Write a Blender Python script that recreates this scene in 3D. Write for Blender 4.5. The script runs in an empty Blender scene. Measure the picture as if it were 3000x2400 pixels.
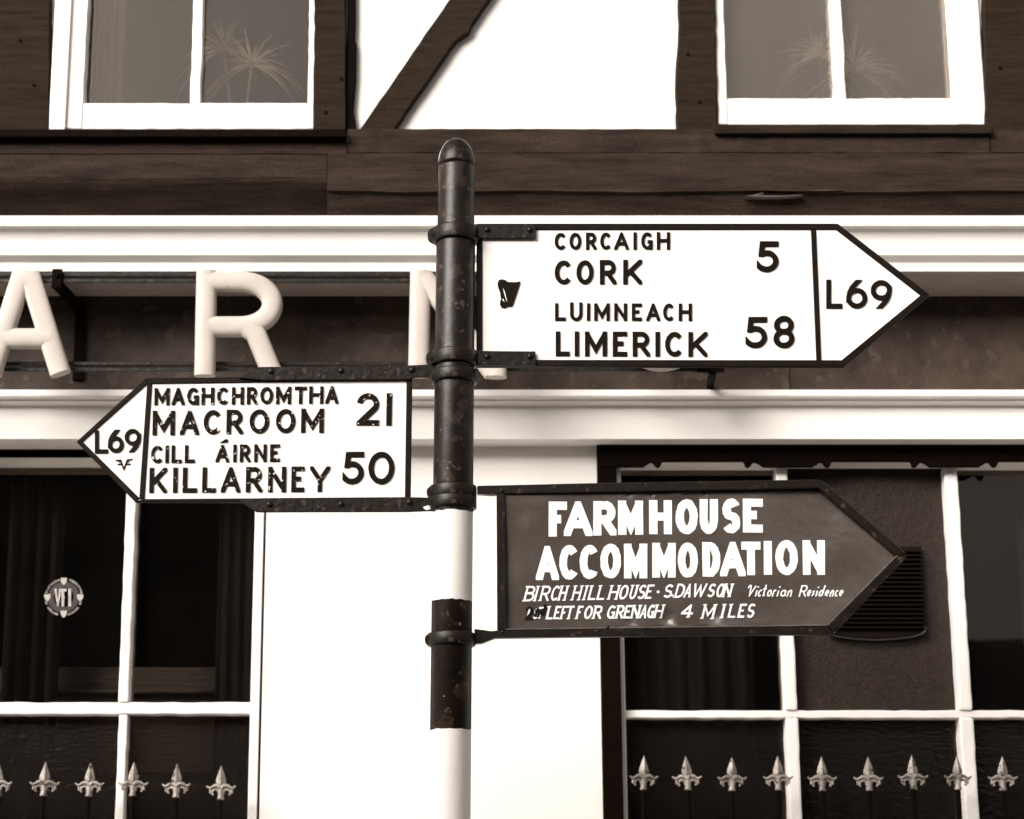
import bpy, bmesh, math, random
from mathutils import Vector
random.seed(7)
R = math.radians
C = bpy.context.scene.collection
scn = bpy.context.scene

# ------------------------------------------------------------------ camera
F_PX, CX, CY = 6200.0, 1330.0, 1200.0        # focal length and principal point on a 3000 x 2400 frame
PITCH = math.atan(F_PX / 23100.0)
CAM_Y, CAM_Z = -6.6, 1.6
cam = bpy.data.cameras.new('camera')
cam_o = bpy.data.objects.new('camera', cam); C.objects.link(cam_o)
cam_o.location = (0, CAM_Y, CAM_Z); cam_o.rotation_euler = (R(90) + PITCH, 0, 0)
cam.sensor_width = 36.0; cam.lens = F_PX / 3000 * 36; cam.shift_x = (1500 - CX) / 3000
cam.clip_start = 0.05; cam.clip_end = 1000
cam.dof.use_dof = True; cam.dof.focus_distance = 5.2; cam.dof.aperture_fstop = 4.5
scn.camera = cam_o

# ------------------------------------------------------------------ light
w = bpy.data.worlds.new('World'); scn.world = w; w.use_nodes = True
SUN = Vector((-0.70, -0.82, 0.50)).normalized()
nt = w.node_tree; bg = nt.nodes['Background']
sky = nt.nodes.new('ShaderNodeTexSky'); sky.sky_type = 'NISHITA'; sky.sun_disc = False
sky.sun_elevation = math.asin(SUN.z); sky.sun_rotation = math.atan2(SUN.x, SUN.y)
sky.dust_density = 6.0
hs = nt.nodes.new('ShaderNodeHueSaturation'); hs.inputs['Saturation'].default_value = 0.0
tint = nt.nodes.new('ShaderNodeMix'); tint.data_type = 'RGBA'; tint.blend_type = 'MULTIPLY'
tint.inputs[0].default_value = 1.0; tint.inputs[7].default_value = (1.0, 0.935, 0.875, 1)   # grey overcast, faintly warm
nt.links.new(sky.outputs[0], hs.inputs['Color']); nt.links.new(hs.outputs[0], tint.inputs[6])
nt.links.new(tint.outputs[2], bg.inputs['Color']); bg.inputs['Strength'].default_value = 0.095
sl = bpy.data.lights.new('sun', 'SUN'); sl.energy = 2.5; sl.angle = R(38); sl.color = (1.0, 0.93, 0.85)
so = bpy.data.objects.new('sun', sl); C.objects.link(so); so.location = (-6, -9, 12)
so.rotation_euler = SUN.to_track_quat('Z', 'Y').to_euler()
scn.view_settings.view_transform = 'Standard'; scn.view_settings.look = 'None'
scn.view_settings.gamma = 1.0; scn.view_settings.use_curve_mapping = False
scn.view_settings.exposure = 0.98

# ------------------------------------------------------------------ photo measurements -> metres on a plane y
_c, _s = math.cos(PITCH), math.sin(PITCH)
def W(px, py, y):
    a = (px - CX) / F_PX; b = (CY - py) / F_PX
    t = (y - CAM_Y) / (_c - b * _s)
    return Vector((t * a, y, CAM_Z + t * (_s + b * _c)))
def X(px, py, y): return W(px, py, y).x
def Z(py, y): return W(CX, py, y).z
def M(py, y): return W(CX + 1, py, y).x      # metres per photo pixel there

# ------------------------------------------------------------------ objects
WL = {}                                        # world location of every object
class MB:
    def __init__(s): s.v = []; s.f = []; s.sm = []
    def add(s, vs, fs, smooth=False):
        n = len(s.v); s.v += [Vector(p) for p in vs]
        for f in fs: s.f.append([i + n for i in f]); s.sm.append(smooth)
        return s
    def box(s, x0, x1, y0, y1, z0, z1):
        x0, x1 = sorted((x0, x1)); y0, y1 = sorted((y0, y1)); z0, z1 = sorted((z0, z1))
        return s.add([(x0,y0,z0),(x1,y0,z0),(x1,y1,z0),(x0,y1,z0),(x0,y0,z1),(x1,y0,z1),(x1,y1,z1),(x0,y1,z1)],
              [(0,3,2,1),(4,5,6,7),(0,1,5,4),(1,2,6,5),(2,3,7,6),(3,0,4,7)])
    def prism(s, pts, y0, y1):                 # pts: (x, z) outline, y0 front
        n = len(pts); a = sum(pts[i][0]*pts[(i+1)%n][1]-pts[(i+1)%n][0]*pts[i][1] for i in range(n))
        if a < 0: pts = pts[::-1]
        vs = [(p[0], y0, p[1]) for p in pts] + [(p[0], y1, p[1]) for p in pts]
        fs = [tuple(range(n)), tuple(range(2*n-1, n-1, -1))] + [(i+n, (i+1)%n+n, (i+1)%n, i) for i in range(n)]
        return s.add(vs, fs)
    def poly(s, pix, y0, y1):                  # outline given in photo pixels measured on the plane y0
        return s.prism([(W(p[0],p[1],y0).x, W(p[0],p[1],y0).z) for p in pix], y0, y1)
    def extrude_x(s, prof, x0, x1, closed=True, nx=1):   # prof: (y, z) outline swept along x
        n = len(prof); vs = []; fs = []
        for k in range(nx + 1):
            x = x0 + (x1 - x0) * k / nx; vs += [(x, p[0], p[1]) for p in prof]
        for k in range(nx):
            for i in range(n if closed else n - 1):
                j = (i + 1) % n; fs.append((k*n+i, k*n+j, (k+1)*n+j, (k+1)*n+i))
        if closed: fs += [tuple(range(n)), tuple(range(nx*n+n-1, nx*n-1, -1))]
        return s.add(vs, fs)
    def lathe(s, prof, cx, cy, n=40, lean=(0,0), z0=0, smooth=True, closed=False):   # prof: (r, z)
        vs = []; fs = []; m = len(prof)
        for r, z in prof:
            ox = cx + lean[0]*(z-z0)
            vs += [(ox + r*math.cos(2*math.pi*k/n), cy + r*math.sin(2*math.pi*k/n), z) for k in range(n)]
        for i in range(m if closed else m - 1):
            j = (i + 1) % m
            fs += [(i*n+k, i*n+(k+1)%n, j*n+(k+1)%n, j*n+k) for k in range(n)]
        if not closed: fs += [tuple(range(n-1,-1,-1)), tuple(range((m-1)*n, m*n))]
        return s.add(vs, fs, smooth)
    def tube(s, pts, r, n=12, ry=None, smooth=True, caps=True, taper=None, box=1.0):
        pts = [Vector(p) for p in pts]; m = len(pts); vs = []; fs = []
        for i, p in enumerate(pts):
            d = (pts[min(i+1,m-1)] - pts[max(i-1,0)]).normalized()
            if i not in (0, m-1):
                d = ((pts[i]-pts[i-1]).normalized() + (pts[i+1]-pts[i]).normalized()).normalized()
            side = d.cross(Vector((0,1,0)))
            if side.length < 0.05: side = Vector((1,0,0))
            side.normalize(); up = side.cross(d).normalized()
            k = 1.0
            if i not in (0, m-1):
                k = 1 / max(0.5, math.cos((pts[i]-pts[i-1]).angle(pts[i+1]-pts[i]) / 2))
            q = taper(i/(m-1)) if taper else 1
            for j in range(n):
                a = 2*math.pi*j/n
                ca, sa = math.cos(a), math.sin(a); ca = math.copysign(abs(ca)**box, ca); sa = math.copysign(abs(sa)**box, sa)
                vs.append(p + side*(r*q*k*ca) + up*((ry or r)*q*sa))
        for i in range(m-1):
            fs += [(i*n+j, i*n+(j+1)%n, (i+1)*n+(j+1)%n, (i+1)*n+j) for j in range(n)]
        s.add(vs, fs, smooth)
        if caps: s.add(vs, [tuple(range(n-1,-1,-1)), tuple(range((m-1)*n, m*n))])
        return s
    def cyl_y(s, x, z, r, y0, y1, n=16):
        return s.prism([(x + r*math.cos(2*math.pi*k/n), z + r*math.sin(2*math.pi*k/n)) for k in range(n)], y0, y1)
    def ragged(s, x0, x1, y0, y1, z0, z1, seed=1, amp=0.0013, step=0.03):
        rnd = random.Random(seed); pts = []
        for (a, b) in (((x0,z0),(x1,z0)), ((x1,z0),(x1,z1)), ((x1,z1),(x0,z1)), ((x0,z1),(x0,z0))):
            d = math.hypot(b[0]-a[0], b[1]-a[1]); k = max(1, int(d/step))
            for j in range(k):
                q = amp if j else 0; t = j/k
                hor = abs(b[0]-a[0]) > abs(b[1]-a[1])
                pts.append((a[0]+(b[0]-a[0])*t + (0 if hor else rnd.uniform(-q,q)), a[1]+(b[1]-a[1])*t + (rnd.uniform(-q,q) if hor else 0)))
        return s.prism(pts, y0, y1)
    def build(s, name, mat, parent=None, bevel=0, seg=2, label=None):
        me = bpy.data.meshes.new(name)
        lo = Vector((min(p.x for p in s.v), min(p.y for p in s.v), min(p.z for p in s.v)))
        hi = Vector((max(p.x for p in s.v), max(p.y for p in s.v), max(p.z for p in s.v)))
        org = Vector(((lo.x+hi.x)/2, (lo.y+hi.y)/2, lo.z))
        me.from_pydata([p - org for p in s.v], [], s.f)
        bm = bmesh.new(); bm.from_mesh(me)
        for f, smf in zip(bm.faces, s.sm): f.smooth = smf
        bmesh.ops.recalc_face_normals(bm, faces=bm.faces[:])
        if bevel:
            es = [e for e in bm.edges if len(e.link_faces) == 2 and e.calc_face_angle(0) > 0.5]
            bmesh.ops.bevel(bm, geom=es, offset=bevel, segments=seg, profile=0.6, affect='EDGES', clamp_overlap=True)
        bm.to_mesh(me); bm.free()
        me.materials.append(mat)
        o = bpy.data.objects.new(name, me); C.objects.link(o)
        o.location = org - (WL[parent.name] if parent else Vector((0,0,0)))
        if parent: o.parent = parent
        WL[o.name] = org
        if label: o['label'] = label
        return o
def tag(o, label=None, cat=None, group=None, kind=None):
    if label: o['label'] = label
    if cat: o['category'] = cat
    if group: o['group'] = group
    if kind: o['kind'] = kind
    return o
def thing(name, loc, label, cat, group=None):
    o = bpy.data.objects.new(name, None); C.objects.link(o); o.location = loc; o.empty_display_size = 0.1
    WL[o.name] = Vector(loc)
    return tag(o, label, cat, group)

# ------------------------------------------------------------------ materials
def mat(name, col, rough=0.6, var=0.25, scale=6.0, bump=0.0, bscale=40.0, stretch=(1,1,1), metal=0.0,
        chips=None, spec=0.5, bdist=0.01, grain=0.0, world=False):
    m = bpy.data.materials.new(name); m.use_nodes = True; t = m.node_tree; N = t.nodes; L = t.links
    p = N['Principled BSDF']; p.inputs['Roughness'].default_value = rough; p.inputs['Metallic'].default_value = metal
    p.inputs['Specular IOR Level'].default_value = spec
    tc = N.new('ShaderNodeTexCoord'); mp = N.new('ShaderNodeMapping'); mp.inputs['Scale'].default_value = stretch
    L.new(N.new('ShaderNodeNewGeometry').outputs['Position'] if world else tc.outputs['Object'], mp.inputs['Vector'])
    n1 = N.new('ShaderNodeTexNoise'); n1.inputs['Scale'].default_value = scale; n1.inputs['Detail'].default_value = 8
    n1.inputs['Roughness'].default_value = 0.65; L.new(mp.outputs[0], n1.inputs['Vector'])
    cr = N.new('ShaderNodeValToRGB'); e = cr.color_ramp.elements
    e[0].position = 0.28; e[1].position = 0.74
    e[0].color = tuple(max(0, c*(1-var)) for c in col) + (1,); e[1].color = tuple(min(1, c*(1+var)) for c in col) + (1,)
    L.new(n1.outputs['Fac'], cr.inputs[0]); out = cr.outputs[0]
    if chips:                                  # (colour, scale, threshold): flaked or spotted paint with its own outline
        for cc, cs, th in (chips if isinstance(chips, list) else [chips]):
            n2 = N.new('ShaderNodeTexNoise'); n2.inputs['Scale'].default_value = cs; n2.inputs['Detail'].default_value = 4
            L.new(mp.outputs[0] if world else tc.outputs['Object'], n2.inputs['Vector'])
            r2 = N.new('ShaderNodeValToRGB'); r2.color_ramp.elements[0].position = th; r2.color_ramp.elements[1].position = th + 0.025
            L.new(n2.outputs['Fac'], r2.inputs[0])
            mx = N.new('ShaderNodeMix'); mx.data_type = 'RGBA'; L.new(r2.outputs[0], mx.inputs[0])
            L.new(out, mx.inputs[6]); mx.inputs[7].default_value = tuple(cc) + (1,); out = mx.outputs[2]
    if grain:                                  # fine dust and weathering speckle
        ng = N.new('ShaderNodeTexNoise'); ng.inputs['Scale'].default_value = 260; ng.inputs['Detail'].default_value = 2
        L.new(tc.outputs['Object'], ng.inputs['Vector'])
        mr = N.new('ShaderNodeMapRange'); mr.inputs[1].default_value = 0.3; mr.inputs[2].default_value = 0.7
        mr.inputs[3].default_value = 1-grain; mr.inputs[4].default_value = 1+grain; L.new(ng.outputs['Fac'], mr.inputs[0])
        mg = N.new('ShaderNodeMix'); mg.data_type = 'RGBA'; mg.blend_type = 'MULTIPLY'; mg.inputs[0].default_value = 1
        L.new(out, mg.inputs[6]); L.new(mr.outputs[0], mg.inputs[7]); out = mg.outputs[2]
    L.new(out, p.inputs['Base Color'])
    if bump:
        n3 = N.new('ShaderNodeTexNoise'); n3.inputs['Scale'].default_value = bscale; n3.inputs['Detail'].default_value = 6
        L.new(mp.outputs[0], n3.inputs['Vector'])
        b = N.new('ShaderNodeBump'); b.inputs['Strength'].default_value = bump; b.inputs['Distance'].default_value = bdist
        L.new(n3.outputs['Fac'], b.inputs['Height']); L.new(b.outputs[0], p.inputs['Normal'])
    return m

def glass(name, ior=1.5, bump=0.0, bscale=30, rough=0.0, dust=0.0, stretch=(1,1,1), tintc=(0.9,0.87,0.84)):
    m = bpy.data.materials.new(name); m.use_nodes = True; t = m.node_tree; N = t.nodes; L = t.links
    N.remove(N['Principled BSDF']); out = N['Material Output']
    tr = N.new('ShaderNodeBsdfTransparent'); tr.inputs[0].default_value = tintc + (1,)
    gl = N.new('ShaderNodeBsdfGlossy'); gl.inputs['Roughness'].default_value = rough; gl.inputs['Color'].default_value = (1.0,0.93,0.87,1)
    fr = N.new('ShaderNodeFresnel'); fr.inputs['IOR'].default_value = ior
    mx = N.new('ShaderNodeMixShader'); L.new(fr.outputs[0], mx.inputs[0]); L.new(tr.outputs[0], mx.inputs[1]); L.new(gl.outputs[0], mx.inputs[2])
    o = mx.outputs[0]
    tc = N.new('ShaderNodeTexCoord')
    if bump:
        mp = N.new('ShaderNodeMapping'); mp.inputs['Scale'].default_value = stretch; L.new(tc.outputs['Object'], mp.inputs[0])
        n3 = N.new('ShaderNodeTexNoise'); n3.inputs['Scale'].default_value = bscale; n3.inputs['Detail'].default_value = 3
        L.new(mp.outputs[0], n3.inputs['Vector'])
        b = N.new('ShaderNodeBump'); b.inputs['Strength'].default_value = bump; b.inputs['Distance'].default_value = 0.01
        L.new(n3.outputs['Fac'], b.inputs['Height']); L.new(b.outputs[0], gl.inputs['Normal']); L.new(b.outputs[0], fr.inputs['Normal'])
    if dust:
        df = N.new('ShaderNodeBsdfDiffuse'); df.inputs[0].default_value = (0.62,0.54,0.47,1)
        n4 = N.new('ShaderNodeTexNoise'); n4.inputs['Scale'].default_value = 3.2; n4.inputs['Detail'].default_value = 8
        L.new(tc.outputs['Object'], n4.inputs['Vector'])
        ml = N.new('ShaderNodeMath'); ml.operation = 'MULTIPLY'; ml.inputs[1].default_value = dust; L.new(n4.outputs['Fac'], ml.inputs[0])
        m2 = N.new('ShaderNodeMixShader'); L.new(ml.outputs[0], m2.inputs[0]); L.new(o, m2.inputs[1]); L.new(df.outputs[0], m2.inputs[2]); o = m2.outputs[0]
    L.new(o, out.inputs['Surface'])
    return m

WHITE = (0.82, 0.79, 0.765)
m_plaster = mat('white_plaster', WHITE, 0.85, 0.03, 3, 0.25, 60, bdist=0.004)
m_white = mat('white_gloss_paint', WHITE, 0.4, 0.03, 5, 0.12, 90, bdist=0.003)
m_white_old = mat('flaking_white_paint', WHITE, 0.5, 0.04, 5, 0.3, 60, bdist=0.004, chips=((0.10,0.07,0.05), 38, 0.765))
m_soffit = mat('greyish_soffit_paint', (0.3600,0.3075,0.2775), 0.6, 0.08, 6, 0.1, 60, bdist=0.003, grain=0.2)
m_wood_h = mat('dark_timber_lengthwise', (0.0286,0.0189,0.0133), 0.75, 0.6, 6, 0.55, 34, (0.7,4,5), chips=((0.0532,0.0388,0.0297), 9, 0.72), spec=0.10, bdist=0.006, grain=0.4)
m_wood_v = mat('dark_timber_sawn', (0.0209,0.0131,0.0084), 0.75, 0.5, 9, 0.6, 34, (0.7,3,8), spec=0.08, bdist=0.005, grain=0.4)
m_wood_d = mat('dark_timber_brace', (0.0209,0.0131,0.0084), 0.75, 0.5, 12, 0.4, 30, (0.9,3,6), spec=0.08, bdist=0.005, grain=0.4)
m_black = mat('black_paint', (0.0036,0.0015,0.0005), 0.7, 0.4, 12, 0.15, 50, bdist=0.003, spec=0.04)
m_fascia = mat('dark_brown_painted_board', (0.0425,0.0290,0.0218), 0.6, 0.65, 7, 0.45, 9, (1,1,1), chips=((0.0622,0.0456,0.0352), 22, 0.60), spec=0.2, bdist=0.008, grain=0.45)
m_iron = mat('black_enamel_iron', (0.0068,0.0035,0.0016), 0.38, 0.6, 14, 0.4, 50, bdist=0.004, spec=0.28, chips=[((0.045,0.030,0.020), 60, 0.63), ((0.22,0.19,0.165), 100, 0.735)])
m_iron_flat = mat('black_sign_border', (0.0068,0.0036,0.0018), 0.6, 0.5, 25, 0.3, 90, bdist=0.002, spec=0.12, chips=((0.6,0.56,0.52), 34, 0.775))
m_panel_white = mat('white_enamel_panel', (0.84,0.81,0.785), 0.45, 0.02, 6, 0.05, 20, bdist=0.002, chips=((0.45,0.33,0.25), 26, 0.80))
m_letter = mat('black_relief_letter', (0.0075,0.0042,0.0020), 0.6, 0.5, 40, 0.3, 150, bdist=0.001, spec=0.08, chips=((0.40,0.36,0.33), 75, 0.77))
m_letter_worn = mat('worn_black_relief_letter', (0.0075,0.0042,0.0020), 0.6, 0.5, 40, 0.3, 160, bdist=0.001, spec=0.08, chips=((0.62,0.58,0.54), 115, 0.645))
m_brown_panel = mat('brown_sheet_metal', (0.0600,0.0470,0.0385), 0.27, 0.22, 4, 0.5, 5.0, chips=((0.1350,0.1080,0.0878), 70, 0.78), bdist=0.02, spec=1.0, grain=0.12)
m_splinter = mat('bare_split_wood', (0.0780,0.0600,0.0480), 0.8, 0.4, 20)
m_lip2 = mat('plastic_lip_highlight', (0.022,0.016,0.012), 0.4, 0.3)
m_lip = mat('metal_lip_highlight', (0.10,0.08,0.066), 0.5, 0.5, 60)
m_white_sign = mat('white_sign_writing', (0.86,0.85,0.84), 0.55, 0.02, 10)
m_marker = mat('black_marker_paint', (0.002,0.0012,0.0008), 0.6, 0.2, spec=0.15)
m_letter3d = mat('white_letter_housing', (0.4896,0.4420,0.4012), 0.5, 0.10, 14, 0.12, 60, bdist=0.002, chips=((0.1632,0.1224,0.0952), 40, 0.74))
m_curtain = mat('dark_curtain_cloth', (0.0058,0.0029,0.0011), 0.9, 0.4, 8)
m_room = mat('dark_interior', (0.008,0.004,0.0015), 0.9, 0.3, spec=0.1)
m_inner_wood = mat('dark_interior_wood', (0.0300,0.0192,0.0120), 0.5, 0.4, 10, 0.3, 30, (0.4,4,4))
m_board = mat('brown_board', (0.0208,0.0133,0.0090), 0.5, 0.5, 60, 0.6, 130, chips=((0.0536,0.0416,0.0333), 14, 0.77), spec=0.25, bdist=0.004, grain=0.5)
m_vent = mat('dark_plastic', (0.0050,0.0022,0.0008), 0.5, 0.3, spec=0.15)
m_silver = mat('silver_painted_iron', (0.2660,0.2352,0.2100), 0.45, 0.5, 30, 0.5, 90, metal=0.2, bdist=0.004, chips=[((0.0420,0.0280,0.0196), 55, 0.62), ((0.7000,0.6440,0.6020), 65, 0.72)], grain=0.2, world=True)
m_refl_frond = mat('pale_palm_reflection', (0.3410,0.2970,0.2530), 0.6, 0.3, 20)
m_refl_frond2 = mat('bright_palm_reflection', (0.88,0.80,0.72), 0.6, 0.2, 20)
m_stem = mat('palm_stem', (0.2040,0.1680,0.1380), 0.8, 0.4, 30, 0.3)
m_added_pot = mat('added_pot_clay', (0.12,0.07,0.045), 0.7, 0.2)
m_glass_up = glass('window_glass', 1.50, 0.05, 3, 0.03, 0.02)
m_glass_up2 = glass('bright_window_glass', 1.82, 0.05, 2, 0.03, 0.10)
m_net = mat('pale_net_curtain', (0.0910,0.0728,0.0611), 0.9, 0.3, 8)
m_glass_lo = glass('shop_window_glass', 1.36, 0.03, 3, 0.0, 0.004)
m_glass_rip = glass('rippled_glass', 1.37, 0.22, 50, 0.2, 0.015, (1,1,1.6), (0.5,0.40,0.33))
m_decal = mat('faded_white_print', (0.4056,0.3744,0.3510), 0.6, 0.35, 60)
m_sticker = mat('grey_sticker_film', (0.0180,0.0138,0.0108), 0.5, 0.2)
m_asphalt = mat('asphalt', (0.06,0.055,0.05), 0.9, 0.3, 20, 0.5, 120)
m_paving = mat('concrete_paving', (0.42,0.39,0.36), 0.85, 0.2, 6, 0.4, 80)
m_added_brick = mat('added_house_brown_brick', (0.045,0.033,0.026), 0.85, 0.3, 10, 0.4, 40)
m_slate = mat('roof_slate', (0.05,0.045,0.04), 0.7, 0.3, 12, 0.4, 30)

# ------------------------------------------------------------------ ground
g = MB().box(-150, 150, -150, 60, -0.5, -0.12)
tag(g.build('road', m_asphalt), 'dark asphalt road in front of the timbered building', 'road', kind='structure')
g = MB().box(-40, 40, -2.3, 0.3, -0.30, 0.0)
tag(g.build('pavement', m_paving, bevel=0.02), 'pale paved footway along the foot of the building', 'pavement', kind='structure')

# ------------------------------------------------------------------ timber-framed building
BX0, BX1 = -5.0, 5.4
bld = thing('timber_framed_building', (0.2, 0, 0), 'white plaster building with dark timbers, cornice and shop windows behind the signpost', 'building')
YU = -0.30                                      # upper wall face (the storey is jettied out)
YT = YU - 0.035                                 # timber faces
ZTOP = 6.6
def wavy(pts, amp=1.5, step=26, seed=1):        # slightly uneven hewn outline, in pixels
    rnd = random.Random(seed); out = []
    n = len(pts)
    for i in range(n):
        a = pts[i]; b = pts[(i+1) % n]; d = math.hypot(b[0]-a[0], b[1]-a[1]); k = max(1, int(d/step))
        for j in range(k):
            t = j/k; q = amp if j else 0
            out.append((a[0]+(b[0]-a[0])*t + rnd.uniform(-q, q), a[1]+(b[1]-a[1])*t + rnd.uniform(-q, q)))
    return out
# upper wall panels around the two window openings
zb = Z(420, YU)
wl = [(xx, YU) for xx in ()]
W1 = (X(150,300,YU)-0.0, X(922,300,YU)); W2 = (X(2100,300,YU), X(2884,300,YU))
wz0, wz1 = Z(372, YU), Z(372, YU) + 1.15
up = MB()
for x0, x1, z0, z1 in ((BX0, W1[0], zb, ZTOP), (W1[1], W2[0], zb, ZTOP), (W2[1], BX1, zb, ZTOP),
                       (W1[0], W1[1], zb, wz0), (W2[0], W2[1], zb, wz0), (W1[0], W1[1], wz1, ZTOP), (W2[0], W2[1], wz1, ZTOP)):
    up.box(x0, x1, YU, YU+0.22, z0, z1)
up.build('plaster_wall', m_plaster, bld, label='white plastered upper wall')
def timber(pix, seed, m=m_wood_v, y=YT, amp=1.6, name='timber_post'):
    b = MB().poly(wavy(pix, amp, 28, seed), y, YU+0.02)
    return b.build(name, m, bld, bevel=0.004, seg=1)
timber([(-60,-770),(158,-770),(143,395),(-75,395)], 1)
timber([(-770,-770),(-190,-770),(-205,395),(-435,395)], 12)
b = timber([(927,-770),(1012,-770),(1013,395),(918,395)], 2)
MB().poly([(1018,-770),(1043,-770),(1042,60),(1040,120),(1045,128),(1043,230),(1037,300),(1036,322),(1041,352),(1046,395),(1018,395),(1013,330),(1012,200),(1018,90)], YT+0.012, YU+0.02).build('timber_strip', m_black, bld, bevel=0.003, seg=1)
timber([(1048,388),(1262,76),(1847,-775),(1967,-775),(1383,72),(1376,92),(1340,116),(1320,140),(1150,388)], 3, m_wood_d, YT+0.004, 1.2, 'timber_brace')
timber([(1995,-770),(2085,-770),(2102,395),(1982,395),(1981,220),(1988,120)], 4)
timber([(2868,-770),(3120,-770),(3140,395),(2888,395)], 5)
timber([(3340,-770),(3460,-770),(3480,395),(3360,395)], 6)
for k_, (nx_, ny_) in enumerate(((1000,232),(2015,160),(955,330),(100,250),(60,120),(2050,300),(2930,200))):
    p = W(nx_, ny_, YT); MB().cyl_y(p.x, p.z, 0.006, YT-0.003, YT+0.001, 10).build('nail_head', m_black, bld)
# upper windows
def upper_window(xl, xr, pl, pr, m0, m1, rail_t, rail_b, wide_left, m_gl):
    yf = YU - 0.02; yg = YU + 0.035; ref = 300
    x0, x1 = X(xl,ref,yf), X(xr,ref,yf); a0, a1 = X(pl,ref,yf), X(pr,ref,yf); k0, k1 = X(m0,ref,yf), X(m1,ref,yf)
    zt = wz1 - 0.01; zb_ = Z(rail_b, yf); zr = Z(rail_t, yf)
    f = MB()
    f.ragged(x0, a0, yf, YU+0.12, zb_, zt, 1); f.ragged(a1, x1, yf, YU+0.12, zb_, zt, 2)
    f.ragged(a0, a1, yf+0.003, YU+0.12, zb_, zr, 3); f.box(a0, a1, yf+0.003, YU+0.12, zt-0.07, zt)
    win = f.build('window', m_white_old, bld, bevel=0.004, label='white painted upper window with a dark pane each side of its bar')
    MB().ragged(k0, k1, yf+0.008, YU+0.06, zr, zt-0.07, 4, 0.002).build('glazing_bar', m_white_old, win, bevel=0.003)
    MB().box(a0-0.005, k0+0.01, yg, yg+0.004, zr-0.005, zt-0.065).build('pane', m_gl, win)
    MB().box(k1-0.01, a1+0.005, yg, yg+0.004, zr-0.005, zt-0.065).build('pane', m_gl, win)
    jx = X(196 if wide_left else 2106, ref, yf)
    if wide_left:                                # outer casing board on the left jamb
        MB().box(x0, jx, yf-0.012, yf-0.001, Z(379, yf-0.012), zt).build('casing', m_white_old, win, bevel=0.003)
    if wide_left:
        MB().box(a0-0.002, X(257,ref,yg), yg+0.006, yg+0.03, zr-0.004, zt-0.066).build('shade_strip', m_black, win)  # black strip put behind the glass for the frame's shade
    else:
        MB().box(X(2790,ref,yg), a1+0.002, yg+0.006, yg+0.03, zr-0.004, zt-0.066).build('shade_strip', m_black, win)  # the same painted shade strip, at the right edge
    return win
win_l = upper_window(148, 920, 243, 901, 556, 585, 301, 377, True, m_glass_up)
win_r = upper_window(2102, 2886, 2130, 2799, 2451, 2481, 287, 364, False, m_glass_up2)
MB().box(X(-80,385,-0.44), X(1012,385,-0.44), -0.44, YU, Z(401,-0.44), Z(378,-0.44)).build('window_sill', m_black, bld, bevel=0.004)
MB().box(X(2095,375,-0.425), X(2905,375,-0.425), -0.425, YU, Z(391,-0.425), Z(364,-0.425)).build('window_sill', m_wood_v, bld, bevel=0.004)
MB().box(BX0, BX1, YT-0.02, YU+0.02, Z(-900,YT-0.02), Z(-762,YT-0.02)).build('beam_board', m_wood_h, bld, bevel=0.004, seg=1)
# beams: thin top board, then the great beam with its rolled under-edge
def board(px0, px1, py0, py1, y, seed, name='beam_board', m=m_wood_h):
    rnd = random.Random(seed); n = 60; x0, x1 = X(px0, 420, y), X(px1, 420, y); b = MB()
    for k in range(n+1):
        x = x0 + (x1-x0)*k/n; a = rnd.uniform(-.0016,.0016); c = rnd.uniform(-.0012,.0012)
        b.v += [Vector((x,y+a,Z(py1,y)+c)), Vector((x,y+a,Z(py0,y)+a)), Vector((x,YU+0.05,Z(py0,y))), Vector((x,YU+0.05,Z(py1,y)))]
    for k in range(n):
        for i in range(4):
            b.f.append([k*4+i, k*4+(i+1)%4, (k+1)*4+(i+1)%4, (k+1)*4+i]); b.sm.append(False)
    b.f += [[0,1,2,3],[n*4+3,n*4+2,n*4+1,n*4]]; b.sm += [False, False]
    return b.build(name, m, bld)
board(-4300, 1016, 399, 450, -0.405, 3); board(1019, 2898, 378, 447, -0.405, 4); board(2901, 6200, 380, 447, -0.402, 5)
def beam(px0, px1, prof, seed):
    rnd = random.Random(seed); n = 90; m = len(prof)
    x0, x1 = X(px0, 540, -0.42), X(px1, 540, -0.42); b = MB()
    ph = rnd.uniform(0, 6)
    for k in range(n+1):
        x = x0 + (x1-x0)*k/n
        wv = 0.0025*math.sin(x*9+ph) + rnd.uniform(-.0012,.0012)
        for i, (py, y) in enumerate(prof):
            z = Z(py, y)
            b.v.append(Vector((x, y + (rnd.uniform(-.0012,.0012)), z + (wv if 0 < i < m-1 else 0))))
        b.v.append(Vector((x, YU+0.1, Z(prof[-1][0], prof[-1][1])))); b.v.append(Vector((x, YU+0.1, Z(prof[0][0], prof[0][1]))))
    q = m + 2
    for k in range(n):
        for i in range(q):
            b.f.append([k*q+i, k*q+(i+1)%q, (k+1)*q+(i+1)%q, (k+1)*q+i]); b.sm.append(False)
    b.f += [list(range(q)), list(range(n*q+q-1, n*q-1, -1))]; b.sm += [False, False]
    return b.build('beam', m_wood_h, bld)
beam(-4300, 956, [(453,-0.42),(520,-0.42),(537,-0.412),(556,-0.397),(580,-0.374),(606,-0.347),(640,-0.31)], 1)
beam(958, 6200, [(449,-0.42),(557,-0.42),(560,-0.424),(565,-0.412),(571,-0.408),(640,-0.375)], 2)
MB().poly([(2182,575),(2208,570.5),(2238,564),(2236,567),(2222,571),(2262,573.5),(2300,573),(2352,570),(2330,573.5),(2290,576.5),(2236,577)], -0.429, -0.405).build('splinter', m_splinter, bld)
MB().poly([(2352,557.5),(2400,556),(2470,557),(2400,558.5)], -0.429, -0.405).build('splinter', m_splinter, bld)
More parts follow.
